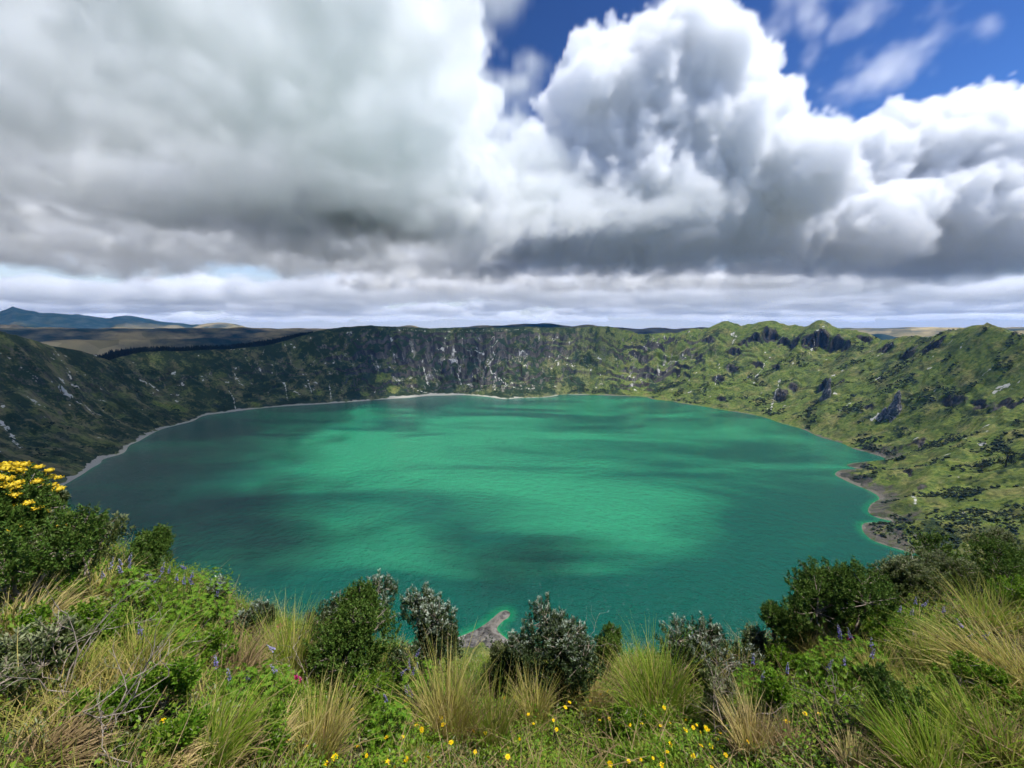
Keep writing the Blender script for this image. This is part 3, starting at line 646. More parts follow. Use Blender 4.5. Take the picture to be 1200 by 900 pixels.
def rock_mat():
    M = NT('needle_rock'); P = M.n('ShaderNodeTexCoord').outputs['Object']
    a = M.noise(P, .25, 6, .65); b = M.noise(P, 1.2, 5, .6)
    c = M.mix(M.ramp(a, .35, .65), (.06, .055, .055), (.25, .235, .23)); c = M.mix(M.ramp(b, .55, .8), c, (.34, .32, .30))
    M.l(c, M.b.inputs['Base Color']); M.b.inputs['Roughness'].default_value = .95; M.l(M.bump(b, .8, .6), M.b.inputs['Normal']); return M.m
ROCKM = rock_mat()
rock_needle(1046, 487, 30, 8, 'tall pale rock needle standing out of the green slope', 2)
rock_needle(1033, 491, 14, 6, 'lower dark rock at the foot of the tall pale needle', 3)
rock_needle(967, 467, 24, 6, 'dark pointed rock on the slope above the lake', 5)

# a pale low house beside the plantation
hq = on_slope(112, 413.5, lambda X, Y: terrain_height(X, Y)[0]); hd = np.array([hq[0] - CX, hq[1] - CY]); hd /= np.hypot(*hd); hx, hy = hq[0] + hd[0] * 16, hq[1] + hd[1] * 16
hs = root('house', (hx, hy, float(grnd(hx, hy)[0]) - .3), 'small pale house on the left crater rim beside the dark plantation', 'house', rz=math.atan2(hd[1], hd[0]) + math.pi / 2)
def boxm(x0, x1, y0, y1, z0, z1):
    v = np.array([(x, y, z) for z in (z0, z1) for x, y in ((x0, y0), (x1, y0), (x1, y1), (x0, y1))], float)
    return v, np.array([(3, 2, 1, 0), (4, 5, 6, 7), (0, 1, 5, 4), (1, 2, 6, 5), (2, 3, 7, 6), (3, 0, 4, 7)])
mesh_obj('wall', *boxm(-11, 11, -4, 4, 0, 5.5), plain('pale_render', (.5, .47, .42), (.6, .57, .52)), hs, False)
rv = np.array([(-11.8, -5, 5.4), (11.8, -5, 5.4), (11.8, 0, 8), (-11.8, 0, 8), (-11.8, 5, 5.4), (11.8, 5, 5.4)])
mesh_obj('roof', rv, np.array([(0, 1, 2, 3), (3, 2, 5, 4)]), plain('grey_sheet_roof', (.16, .15, .14), (.22, .2, .19)), hs, False)
for k in (-7, 0, 7): mesh_obj('window', *boxm(k - 1, k + 1, -4.05, -3.95, 1.6, 3.6), plain('dark_glass', (.02, .02, .025), (.03, .03, .035)), hs, False)
# ------------------------------------------------------------------ the near slope the camera stands on
fe = np.array([(-500,600,9),(-250,610,8),(0,640,7),(130,655,6.8),(200,680,6.4),(300,725,6),(400,768,5.6),(550,788,5.5),(700,790,5.5),(850,778,5.6),(950,748,6.4),(1050,700,8),(1110,672,10),(1200,660,13),(1400,650,15),(1700,640,15)], float)
fq = ray(fe[:, 0], fe[:, 1]); fa = np.arctan2(fq[:, 0], fq[:, 1]); ftan = -fq[:, 2] / np.hypot(fq[:, 0], fq[:, 1])
fs_ = ftan - 1.7 / fe[:, 2]
def fg_height(x, y):
    x = np.asarray(x, float); y = np.asarray(y, float)
    r = np.hypot(x, y); a = np.arctan2(x, y)
    A = np.concatenate([[-math.pi], fa, [math.pi]]); s = np.interp(a, A, np.concatenate([[-.2], fs_, [-.2]])); e = np.interp(a, A, np.concatenate([[12], fe[:, 2], [12]]))
    z = -1.7 - s * r - .55 * np.maximum(r - e - .2, 0) ** 1.3 * (np.maximum(r - e, 0) / (np.maximum(r - e, 0) + .8))
    return z + (fbm(x / 1.6, y / 1.6, 3, 401) * .11 + fbm(x / .4, y / .4, 3, 402) * .03) * sstep(.5, 2, r)
NFA, NFR = 900, 260
fph2 = np.linspace(-math.pi, math.pi, NFA, endpoint=False); frr = np.concatenate([[.02], np.geomspace(.4, 70, NFR - 1)])[:, None]
fx = frr * np.sin(fph2); fy = frr * np.cos(fph2); fz = fg_height(fx, fy)
tz = terrain_height(fx, fy)[0]; wgt = sstep(14, 60, frr)
fz = np.maximum(fz, tz * wgt + fz * (1 - wgt)); fz = np.where(frr > 16, fz * (1 - wgt) + (tz + 1.0) * wgt, fz) - 3 * sstep(60, 70, frr)
def soil_mat():
    M = NT('turf_soil'); P = M.n('ShaderNodeNewGeometry').outputs['Position']
    a = M.noise(P, 1.5, 5, .6); b = M.noise(P, 14, 5, .65)
    c = M.mix(M.ramp(a, .35, .65), (.022, .026, .008), (.055, .042, .02)); c = M.mix(M.ramp(b, .45, .75), c, (.06, .075, .018))
    M.l(c, M.b.inputs['Base Color']); M.b.inputs['Roughness'].default_value = 1; M.b.inputs['Specular IOR Level'].default_value = .1
    M.l(M.bump(b, .8, .04), M.b.inputs['Normal']); return M.m
tag(mesh_obj('hillside', np.stack([fx, fy, fz], -1).reshape(-1, 3), grid_faces(NFR, NFA, True)[:, ::-1], soil_mat()), kind='structure')
def fgp(px, py):
    """the point of the near slope seen at a pixel of the photograph"""
    q = ray(px, py); h = np.hypot(q[0], q[1]); rr = np.geomspace(.6, 40, 900); X = q[0] / h * rr; Y = q[1] / h * rr
    hit = np.nonzero(fg_height(X, Y) > q[2] / h * rr)[0]
    i = hit[0] if len(hit) else 600
    if not len(hit): i = int(np.argmin(np.abs(rr - np.interp(math.atan2(q[0], q[1]), fa, fe[:, 2]))))
    p = np.array([X[i], Y[i], 0]); p[2] = fg_height(p[0], p[1]); return p
def tall(p, px, top):
    """height that brings a plant rooted at p up to a pixel row"""
    q = ray(px, top); return max(q[2] * np.hypot(p[0], p[1]) / np.hypot(q[0], q[1]) - p[2], .05)

# ---- leaf and blade materials
def leaf_mat(name, young, old, dry, tip=None, rough=.55, trans=.25, tip0=.45):
    """colour by three marks of each blade: tint (which plant part), dry (withered), h (height along the blade)"""
    M = NT(name); tint = M.attr('tint').outputs['Fac']; dr = M.attr('dry').outputs['Fac']; h = M.attr('h').outputs['Fac']
    c = M.mix(tint, young, old); c = M.mix(dr, c, dry)
    if tip: c = M.mix(M.ramp(h, tip0, 1.0), c, tip)
    M.l(c, M.b.inputs['Base Color']); M.b.inputs['Roughness'].default_value = rough; M.b.inputs['Specular IOR Level'].default_value = .12
    tr = M.n('ShaderNodeBsdfTranslucent'); M.l(c, tr.inputs['Color']); mx = M.n('ShaderNodeMixShader'); mx.inputs[0].default_value = trans
    M.l(M.b.outputs[0], mx.inputs[1]); M.l(tr.outputs[0], mx.inputs[2]); M.l(mx.outputs[0], M.out.inputs['Surface']); return M.m
GRASS = leaf_mat('grass_blade', (.10, .24, .010), (.27, .35, .03), (.52, .40, .13), trans=.4)
STRAW = leaf_mat('golden_blade', (.28, .31, .04), (.46, .41, .09), (.58, .45, .19), trans=.35)
BROWN = leaf_mat('brown_blade', (.16, .13, .045), (.25, .18, .075), (.36, .25, .13))
FORB = leaf_mat('forb_leaf', (.07, .19, .010), (.22, .34, .03), (.34, .28, .06), trans=.4)
DARK = leaf_mat('dark_leaf', (.042, .10, .012), (.115, .18, .03), (.18, .17, .05))
SILV = leaf_mat('silver_leaf', (.035, .065, .018), (.07, .10, .035), (.14, .13, .06), (.42, .47, .36), .6, .15, .6)
OLIVE = leaf_mat('olive_leaf', (.06, .10, .02), (.12, .15, .04), (.26, .22, .09), (.28, .30, .15))
TWIG = plain('dry_twig', (.16, .12, .085), (.38, .32, .25), 20.)
PURPLE = leaf_mat('lupin_floret', (.17, .14, .38), (.28, .25, .50), (.42, .40, .5), (.5, .47, .62), .5, .2)
YELL = leaf_mat('yellow_petal', (.86, .58, .004), (.90, .68, .01), (.85, .55, .03), None, .5, .2)
CENT = plain('flower_centre', (.45, .2, .01), (.6, .33, .02), 60.)
PINK = leaf_mat('magenta_petal', (.42, .015, .11), (.55, .03, .2), (.4, .05, .1), None, .5, .2)
GOLDF = leaf_mat('golden_floret', (.70, .45, .008), (.82, .60, .03), (.60, .50, .10), None, .6, .2)

def nrm(v): return v / (np.linalg.norm(v, axis=-1, keepdims=True) + 1e-9)
def blades(base, L, wd, az_, lean, bend, tint, dry, seg=4, rng=RNG):
    """curved tapering blades; every argument is an array of one value per blade"""
    n = len(base); s = np.linspace(0, 1, seg + 1); p = base.copy(); V = []; D = np.stack([np.sin(az_), np.cos(az_), np.zeros(n)], -1)
    tw = rng.uniform(-1.2, 1.2, n); S0 = np.stack([np.cos(az_), -np.sin(az_), np.zeros(n)], -1)
    for k in range(seg + 1):
        a = lean + bend * s[k] ** 1.3
        T = D * np.sin(a)[:, None] + np.array([0, 0, 1.]) * np.cos(a)[:, None]
        Nn = np.cross(S0, T); S = S0 * np.cos(tw)[:, None] + Nn * np.sin(tw)[:, None]
        w_ = (wd * (1 - s[k] ** 1.6) * (.6 + .4 * min(1, s[k] * 5)) + wd * .04)[:, None] * .5
        V += [p - S * w_, p + S * w_]; p = p + T * (L / seg)[:, None]
    V = np.stack(V, 1).reshape(-1, 3); m = 2 * (seg + 1)
    b = (np.arange(n) * m)[:, None, None]; k = np.arange(seg)[None, :, None] * 2
    Fc = (b + k + np.array([0, 1, 3, 2])[None, None]).reshape(-1, 4)
    at = dict(tint=np.repeat(tint, m), dry=np.repeat(dry, m), h=np.tile(np.repeat(s, 2), n)); return V, Fc, at
def leaves(c, d, up, L, W, tint, dry, fold=.25, h=None):
    """pointed leaves: base, two sides, tip, folded along the middle (two quads worth of faces as 4-gons)"""
    n = len(c); d = nrm(d); s = nrm(np.cross(d, up)); u = np.cross(s, d); L = np.broadcast_to(L, (n,))[:, None]; W = np.broadcast_to(W, (n,))[:, None]
    v = np.stack([c, c + d * L * .45 + s * W * .5 + u * W * fold, c + d * L - u * L * .08, c + d * L * .45 - s * W * .5 + u * W * fold], 1).reshape(-1, 3)
    hh = np.tile([.0, .5, 1, .5], n) if h is None else np.repeat(h, 4)
    return v, np.arange(n * 4).reshape(-1, 4), dict(tint=np.repeat(np.broadcast_to(tint, (n,)), 4), dry=np.repeat(np.broadcast_to(dry, (n,)), 4), h=hh)
def cat(*gs):
    V = []; Fc = []; A = {}; n = 0
    for v, f, a in gs:
        V.append(v); Fc.append(f + n); n += len(v)
        for k in ('tint', 'dry', 'h'): A.setdefault(k, []).append(a[k])
    return np.concatenate(V), np.concatenate(Fc), {k: np.concatenate(v) for k, v in A.items()}
def put(name, g, mat, parent=None): return mesh_obj(name, g[0], g[1], mat, parent, attrs=g[2])

# ---- grass and low leaves that nobody could count
def scatter(n, rng, r0=1.1, r1=9, a0=-68, a1=68):
    r = np.sqrt(rng.random(n)) * (r1 - r0) + r0; r = r0 + (r1 - r0) * rng.random(n) ** 1.1; a = np.radians(rng.uniform(a0, a1, n))
    e = np.interp(a, fa, fe[:, 2]); r = r * np.clip(e / 6.0, .9, 2.0); k = r < e + 1.2
    x = r[k] * np.sin(a[k]); y = r[k] * np.cos(a[k]); return np.stack([x, y, fg_height(x, y) - .01], -1)
def pix(P):
    c, s = math.cos(PITCH), math.sin(PITCH); yy = P[:, 1] * c - P[:, 2] * s; zz = P[:, 1] * s + P[:, 2] * c
    return 600 + F * P[:, 0] / yy, 450 - F * zz / yy
rng = np.random.default_rng(77)
B = scatter(150000, rng)
cl = fbm(B[:, 0] / .7, B[:, 1] / .7, 3, 411); c2 = fbm(B[:, 0] / 1.8, B[:, 1] / 1.8, 2, 412)
meadow = sstep(3.6, 2.6, np.hypot(B[:, 0] - .55, B[:, 1] - 2.9) / .62)          # the flowery turf at the foot of the view keeps short grass
keep = rng.random(len(B)) < np.clip(.55 + .6 * cl, .12, 1); B = B[keep]; cl = cl[keep]; c2 = c2[keep]; meadow = meadow[keep]
n = len(B); L = rng.uniform(.07, .26, n) * (1 + .7 * np.clip(cl, -.6, 1)) * (1 - .5 * meadow) * np.where(rng.random(n) < .04, 1.7, 1)
dryv = np.clip(.38 + .55 * c2 + rng.normal(size=n) * .3 - .25 * meadow, 0, 1)
g = blades(B, L, rng.uniform(.003, .0065, n), rng.uniform(-math.pi, math.pi, n), np.abs(rng.normal(size=n)) * .35 + .1, rng.uniform(.2, 1.5, n), rng.random(n), dryv, 3, rng)
tag(put('grass', g, GRASS), kind='stuff')
B = scatter(170000, rng); cl = fbm(B[:, 0] / .5, B[:, 1] / .5, 3, 421); meadow = sstep(3.6, 2.2, np.hypot(B[:, 0] - .55, B[:, 1] - 2.9) / .62)
keep = rng.random(len(B)) < np.clip(.5 + .9 * cl + .6 * meadow, .12, 1); B = B[keep]; cl = cl[keep]; n = len(B)
B[:, 2] += np.abs(rng.normal(size=n)) * .05 + np.clip(cl, 0, 1) * .24 * rng.random(n)
d = rng.normal(size=(n, 3)) * [1, 1, .5] + [0, 0, .25]
g = leaves(B, d, np.array([0, 0, 1.]) + rng.normal(size=(n, 3)) * .35, rng.uniform(.015, .04, n), rng.uniform(.008, .02, n), rng.random(n), np.clip(rng.normal(size=n) * .35 - .05, 0, 1))
tag(put('ground_cover', g, FORB), kind='stuff')
# low leafy undergrowth filling the gaps between the bigger plants
def under(n, mat, name, seed, hlo, hhi, Ll, Lw, where):
    r = np.random.default_rng(seed); B = scatter(n, r, 2.2, 9); k = r.random(len(B)) < np.clip(where(B), 0, 1); B = B[k]; m = len(B); q = 34
    near = np.clip(np.hypot(B[:, 0], B[:, 1]) / 4.5, .55, 1.3); H = r.uniform(hlo, hhi, m) * near; W = H * r.uniform(.5, 1.0, m)
    d = r.normal(size=(m, q, 3)); d[..., 2] = np.abs(d[..., 2]) * 1.1; d = nrm(d); rad = r.random((m, q, 1)) ** .45
    c = B[:, None] + d * rad * np.stack([W, W, H], -1)[:, None]
    g = leaves(c.reshape(-1, 3), (d + r.normal(size=d.shape) * .5 + [0, 0, .35]).reshape(-1, 3), r.normal(size=(m * q, 3)) + [0, 0, .7], r.uniform(*Ll, m * q), r.uniform(*Lw, m * q), np.repeat(r.random(m), q) * .6 + r.random(m * q) * .4, np.clip(np.repeat(r.normal(size=m) * .25, q), 0, 1), h=rad.reshape(-1))
    tag(put(name, g, mat), kind='stuff')
_patch = lambda sd, th: (lambda B: .5 + 2.2 * (fbm(B[:, 0] / 1.3, B[:, 1] / 1.3, 3, sd) - th) - .8 * sstep(2.9, 2.0, np.hypot(B[:, 0] - .55, B[:, 1] - 2.9) / .62))
under(5200, FORB, 'undergrowth', 501, .08, .28, (.022, .045), (.010, .022), _patch(505, .0))
under(3200, OLIVE, 'grey_undergrowth', 502, .10, .34, (.020, .040), (.006, .013), _patch(506, .1))
under(2300, DARK, 'dark_undergrowth', 503, .08, .26, (.018, .035), (.008, .016), _patch(507, .1))
# dead litter lying between the plants
B = scatter(20000, rng); B[:, 2] += rng.uniform(.0, .09, len(B)); n = len(B)
keep = rng.random(n) < np.clip(.35 + .8 * fbm(B[:, 0] / 1.1, B[:, 1] / 1.1, 3, 431), .05, 1); B = B[keep]; n = len(B)
g = blades(B, rng.uniform(.12, .5, n), rng.uniform(.003, .007, n), rng.uniform(-math.pi, math.pi, n), rng.uniform(1.0, 1.55, n), rng.uniform(-.3, .4, n), rng.random(n), rng.uniform(.3, 1, n), 3, rng)
tag(put('dry_litter', g, BROWN), kind='stuff')

# ---- tussock grasses
def tussock_mesh(n, H, rad, mixdry, rng, wide=1.0, leandir=None, leanamt=0., erect=.35, wd=(.004, .0095)):
    r = rad * np.sqrt(rng.random(n)); a = rng.uniform(-math.pi, math.pi, n)
    base = np.stack([r * np.sin(a), r * np.cos(a), -.03 + 0 * r], -1)
    az_ = a + rng.normal(size=n) * .85; lean = np.abs(rng.normal(size=n)) * erect * wide + r / rad * .25 * wide; bend = rng.uniform(.15, 1.0, n) * wide + (rng.random(n) < .25) * rng.uniform(.3, .9, n)
    if leandir is not None:
        v = np.stack([np.sin(az_) * np.sin(lean), np.cos(az_) * np.sin(lean)], -1) + np.array([math.sin(leandir), math.cos(leandir)]) * leanamt
        az_ = np.arctan2(v[:, 0], v[:, 1]); lean = np.hypot(v[:, 0], v[:, 1])
    L = H * rng.uniform(.35, 1.08, n)
    return blades(base, L, rng.uniform(*wd, n), az_, lean, bend, rng.random(n), np.clip(mixdry + rng.normal(size=n) * .3, 0, 1), 5, rng)
KIND = dict(green=(GRASS, .12), lime=(GRASS, .35), gold=(STRAW, .4), straw=(STRAW, .8), brown=(BROWN, .5))
def tussock(px, py, top, wpx, kind, label, n=420, lean=None, amt=0., seed=0, wd=(.004, .0095)):
    r = np.random.default_rng(int(px * 7 + py) + seed); p = fgp(px, py); H = tall(p, px, top) * .84; W = wpx / F * p[1]
    n = int(n * .8); mat, dr = KIND[kind]; wide = np.clip(W / H * .75, .35, 1.5)
    t = root('grass_tussock', p, label, 'grass tussock', 'grass tussocks on the near slope')
    put('green_blades' if kind in ('green', 'lime') else 'golden_blades' if kind != 'brown' else 'brown_blades', tussock_mesh(n, H, W * .22, dr, r, wide, lean, amt, wd=wd), mat, t)
    put('dead_blades', tussock_mesh(n // 2, H * .7, W * .28, .6, r, wide * 1.5, lean, amt * .5, wd=wd), BROWN, t)
    return t
R_ = math.radians
tussock(770,838,730,150,'green','big bright green tussock in front of the lake, between silver shrub and lavender-grey bush',900)
tussock(740,800,742,70,'gold','pale gold seed-headed tuft standing up behind the big green tussock',220)
tussock(375,885,786,90,'gold','pale golden tussock leaning apart below the dense dark green bush',520,R_(30),.2)
tussock(335,795,690,110,'lime','yellow-green tussock just left of the dense dark green bush',520,R_(-50),.2)
tussock(268,800,715,120,'brown','rounded brown tussock at the lake edge among green herbs',620)
tussock(525,862,735,110,'gold','broad mixed golden tussock below the silver twin-crowned shrub',620)
tussock(575,870,768,80,'lime','yellow-green tussock right of the broad mixed golden one',420)
tussock(690,838,752,90,'straw','straw-coloured tussock between the big silver-topped shrub and big green tussock',420)
tussock(880,885,795,70,'straw','bleached tussock with tall straight stalks right of the flowery turf',320,R_(-20),.1)
tussock(868,815,742,70,'gold','golden tussock just right of the lavender-grey bush',420)
tussock(1198,815,668,170,'gold','tall golden tussock sweeping leftwards at the right edge',760,R_(-80),.55)
tussock(1150,885,775,140,'green','large fresh green tussock in the lower right',760,R_(-70),.35)
tussock(1085,905,805,130,'green','bright green tussock at the bottom edge left of the large fresh green one',640,R_(-40),.2)
tussock(1030,800,735,60,'gold','small golden tussock above the bare litter on the right',320)
tussock(945,765,700,60,'straw','straw tuft on the skyline between two dark shrubs',300)
tussock(20,750,655,120,'straw','straw-brown tussock sprawling at the left edge',520,R_(60),.3)
tussock(112,705,640,80,'gold','golden tussock beside the dark two-headed bush',420)
tussock(155,790,705,100,'lime','yellow-green tussock in the middle of the left-hand slope',460)
tussock(1160,735,655,90,'lime','yellow-green tussock near the crest at upper right',420)
tussock(50,890,820,140,'brown','flattened brown tussock in the lower left corner',520,R_(70),.7)
tussock(250,890,795,130,'green','fresh green tussock low on the left beside pale dead stalks',640,R_(30),.25)
tussock(185,900,845,120,'straw','collapsed straw tussock at the bottom edge on the left',420,R_(70),.9)
tussock(310,880,815,60,'straw','small bleached fan of dead stalks left of the pale golden tussock',200,R_(30),.6)
tussock(440,800,752,60,'lime','small yellow-green tussock at the right foot of the dense dark bush',280)
tussock(1060,870,815,80,'brown','brown matted tussock among the litter on the right',420,R_(-60),.6)
tussock(930,888,830,100,'brown','low brown tussock right of the flowery turf',460)
tussock(1010,900,850,90,'straw','flattened straw tussock at the bottom edge right of centre',360,R_(60),.9)
tussock(1095,790,715,80,'lime','loose yellow-green tussock in the middle of the right-hand slope',420)
tussock(985,800,742,70,'lime','short yellow-green tussock beside the red flower',360)
tussock(625,845,775,70,'gold','golden tussock at the foot of the big silver-topped shrub',380)
tussock(210,690,652,60,'lime','small yellow-green tussock on the crest amid lupins',300)
tussock(90,800,735,90,'lime','yellow-green tussock left of the bare grey branches',400,R_(50),.3)
tussock(1195,900,830,110,'brown','dark brown tussock in the lower right corner',460)
tussock(480,905,868,70,'lime','short yellow-green tussock at the bottom edge among yellow flowers',300)

# ---- shrubs: stems, twigs and many small leaves in uneven sub-crowns
def shrub_parts(H, R, lobes, tips, per_tip, Ll, Lw, rng, tuft=.12, up=.6, droop=0., gap=.0):
    cen = []; st = []; tw = []; lc = []; ld = []; hh = []
    for k in range(lobes):
        a = rng.uniform(0, 2 * math.pi); rr = R * rng.uniform(.15, .72) if lobes > 1 else 0; z = H * rng.uniform(.38, .8)
        cen.append((rr * math.cos(a), rr * math.sin(a), z, min(R * rng.uniform(.34, .55), H - z + .02 * H)))
    for cx, cy, cz, cr in cen:
        b = np.array([rng.normal() * R * .08, rng.normal() * R * .08, -.04]); c = np.array([cx, cy, cz])
        mid = (b + c) / 2 + rng.normal(size=3) * R * .06; st.append(tube([b, mid, c], np.array([.016, .011, .006]) * (H + .2), 5))
        m = tips // lobes
        d = rng.normal(size=(m, 3)); d[:, 2] = np.abs(d[:, 2]) * .95 - .3; d = nrm(d); e = c + d * cr * rng.uniform(.55, 1.08, (m, 1)) * np.array([1, 1, 1.1])
        e[:, 2] = np.maximum(e[:, 2], .04)
        for q in e[:: max(1, m // 14)]: tw.append(tube([c, (c + q) / 2 + rng.normal(size=3) * cr * .08, q], np.array([.006, .004, .002]) * (H + .3), 3))
        td = nrm(d * (1 - up) + np.array([0, 0, up]))
        tt = np.repeat(np.arange(m), per_tip); f = rng.random(len(tt)); rad = nrm(rng.normal(size=(len(tt), 3)))
        lc.append(e[tt] - td[tt] * (f * tuft)[:, None] + rad * Ll * .12); ld.append(td[tt] * (1.1 - .8 * f)[:, None] + rad * .9 - [0, 0, droop]); hh.append((1 - f) * np.clip(.35 + (e[tt, 2] / H - .45) * 1.5, .1, 1))
    lc = np.concatenate(lc); ld = np.concatenate(ld); n = len(lc); hh = np.concatenate(hh)
    lf = leaves(lc, ld, rng.normal(size=(n, 3)) + [0, 0, .6], Ll * rng.uniform(.6, 1.2, n), Lw * rng.uniform(.7, 1.2, n), rng.random(n), np.clip(rng.normal(size=n) * .3 - .2, 0, 1), h=hh)
    return merge(st + tw), lf, cen
SK = dict(silver=(SILV, 420, 26, .034, .013, .11, .8), dark=(DARK, 620, 24, .030, .013, .08, .6), olive=(OLIVE, 440, 24, .032, .012, .09, .65), forb=(FORB, 420, 26, .025, .012, .08, .55))
def shrub(px, py, top, wpx, kind, label, lobes=6, back=0., seed=0, dens=1.0):
    r = np.random.default_rng(int(px * 3 + py * 5) + seed); p = fgp(px, py); H = tall(p, px, top); W = wpx / F * np.hypot(p[1], p[0] * .3)
    mat, tips, pt, Ll, Lw, tuft, up = SK[kind]
    t = root('herb' if kind == 'forb' else 'shrub', p, label, 'herb' if kind == 'forb' else 'shrub', 'green herbs on the near slope' if kind == 'forb' else 'shrubs along the near crest')
    k = dens * max(.5, min(3.2, (W * H) / .55))
    stm, lf, cen = shrub_parts(H, W * .56, lobes, int(tips * k), pt, Ll, Lw, r, tuft, up)
    mesh_obj('stem', *stm, TWIG, t, smooth=True); put('foliage', lf, mat, t)
    return t, cen, r
shrub(497,808,702,100,'silver','silver-leaved shrub with two raised crowns left of the stony spit',7)
shrub(402,812,704,125,'dark','dense rounded dark green bush at the lake edge',10,dens=1.5)
shrub(415,775,684,95,'silver','silver-tipped shrub rising behind the dense dark green bush',6)
shrub(650,825,720,118,'silver','widest silver-topped shrub, right of the stony spit',10,dens=1.2)
shrub(604,815,728,60,'silver','grey-green shrub at the left end of the widest silver-topped shrub',4)
shrub(713,795,738,50,'dark','small dark bush between the silver-topped shrub and the big green tussock',4)
shrub(828,805,733,105,'silver','lavender-grey bush right of the big green tussock',7)
shrub(912,770,694,65,'dark','dark upright bush standing out against the lake right of centre',5)
shrub(886,782,734,50,'olive','olive bush below the upright dark bush',4)
shrub(988,745,655,120,'dark','largest dark shrub on the right-hand crest',9,dens=1.3)
shrub(1042,715,644,90,'olive','olive shrub with pale tips on the right-hand crest by the lake corner',6)
shrub(957,752,678,60,'dark','dark shrub at the left foot of the largest one on the right-hand crest',5)
shrub(1100,705,640,80,'olive','grey-olive shrub near the top of the right-hand crest',6)
shrub(1140,690,634,95,'dark','dark shrub under pale grass at the top of the right-hand crest',6)
shrub(1190,680,630,70,'olive','olive shrub at the right edge on top of the crest',5)
shrub(162,690,614,80,'dark','dark bush with two heads and a gap on the left-hand crest',4)
shrub(20,710,600,150,'dark','dark green bush under the yellow flowers at the left edge',8,dens=1.2)
shrub(92,695,600,95,'olive','pale-tipped olive shrub below the yellow-flowered bush',6)
shrub(265,725,668,40,'silver','small silver plant with brown heads on the left-hand crest',3)
shrub(302,755,702,50,'silver','small grey-green shrub at the lake edge left of the dark bush',3)
shrub(25,830,755,140,'olive','dull leafy bush low at the left edge',6)
shrub(588,812,748,64,'olive','reddish-olive low shrub below the stony spit',4)
shrub(1180,720,668,90,'forb','fresh green herb under the tall golden tussock at right',5)
shrub(1060,860,795,90,'dark','low dark bush in the shaded gap on the right',5)
shrub(900,850,775,60,'forb','bright green herb under the lupin right of centre',4)
shrub(845,850,790,70,'olive','dull olive shrub with bare lower twigs below the lavender-grey bush',5)
for a in [(55,775,712,90,'leafy green herb between the straw tussock and bare branches at left'),(130,765,712,80,'broad green herb below the golden tussock of the left slope'),(235,790,742,80,'green herb left of the rounded brown tussock'),(180,835,775,90,'bright green herb behind the bare grey branches'),
 (300,885,840,80,'low green herb right of the fresh green tussock on the left'),(215,870,815,70,'green herb at the left side of the fresh green tussock'),(345,850,805,60,'green herb under the dead stalks by the magenta flower'),(430,850,800,70,'pale green herb right of the pale golden tussock'),
 (70,740,690,80,'dark green herb under the olive shrub on the left'),(950,805,768,60,'small green herb at the upper edge of the bare litter'),(1095,765,720,90,'feathery green herb under the crest shrubs on the right'),(1150,830,780,90,'green herb between the tall golden and the large fresh green tussocks'),
 (1035,760,712,60,'green herb right of the red flower'),(920,790,755,50,'green herb below the upright dark bush'),(740,868,835,60,'low green herb in front of the big green tussock'),(110,850,805,80,'dark green herb at the foot of the bare branches')]: shrub(a[0], a[1], a[2], a[3], 'forb', a[4], 5)
# yellow-flowered bushes at the left edge
def bloom(t, cen, r, n, size, mat=None):
    for cx, cy, cz, cr in cen:
        d = r.normal(size=(n, 3)); d[:, 2] = np.abs(d[:, 2]) + .25; d = nrm(d); c = np.array([cx, cy, cz]) + d * cr * 1.2
        for q in c:
            m = 34; o = nrm(r.normal(size=(m, 3))) * size * 1.05 * [1, 1, .5] * r.uniform(.8, 1.1, (m, 1))
            fl_ = leaves(q + o, r.normal(size=(m, 3)) + [0, 0, .8], r.normal(size=(m, 3)), size * .55, size * .5, r.random(m), np.clip(r.normal(size=m) * .3, 0, 1))
            core = IV1 * [size * 1.1, size * 1.1, size * .6] * (1 + r.uniform(-.25, .25, (len(IV1), 1))) + q; nc = len(core)
            put('flower_head', (np.concatenate([core, fl_[0]]), np.concatenate([np.concatenate([IF1, IF1[:, 2:]], 1), fl_[1] + nc]), {k: np.concatenate([np.full(nc, .3), fl_[2][k]]) for k in ('tint', 'dry', 'h')}), mat or GOLDF, t)
t, cen, r = shrub(12,680,530,130,'dark','bush with thick golden-yellow flower heads at the left edge',8,seed=3,dens=1.3); bloom(t, cen, r, 12, .032)
t, cen, r = shrub(62,655,550,50,'olive','smaller pale bush with a few yellow heads beside the golden-flowered one',4,seed=4); bloom(t, cen, r, 4, .034)
t, cen, r = shrub(88,690,606,40,'olive','low pale bush with one yellowish head above the olive shrub on the left',3,seed=5); bloom(t, cen[:1], r, 3, .025)

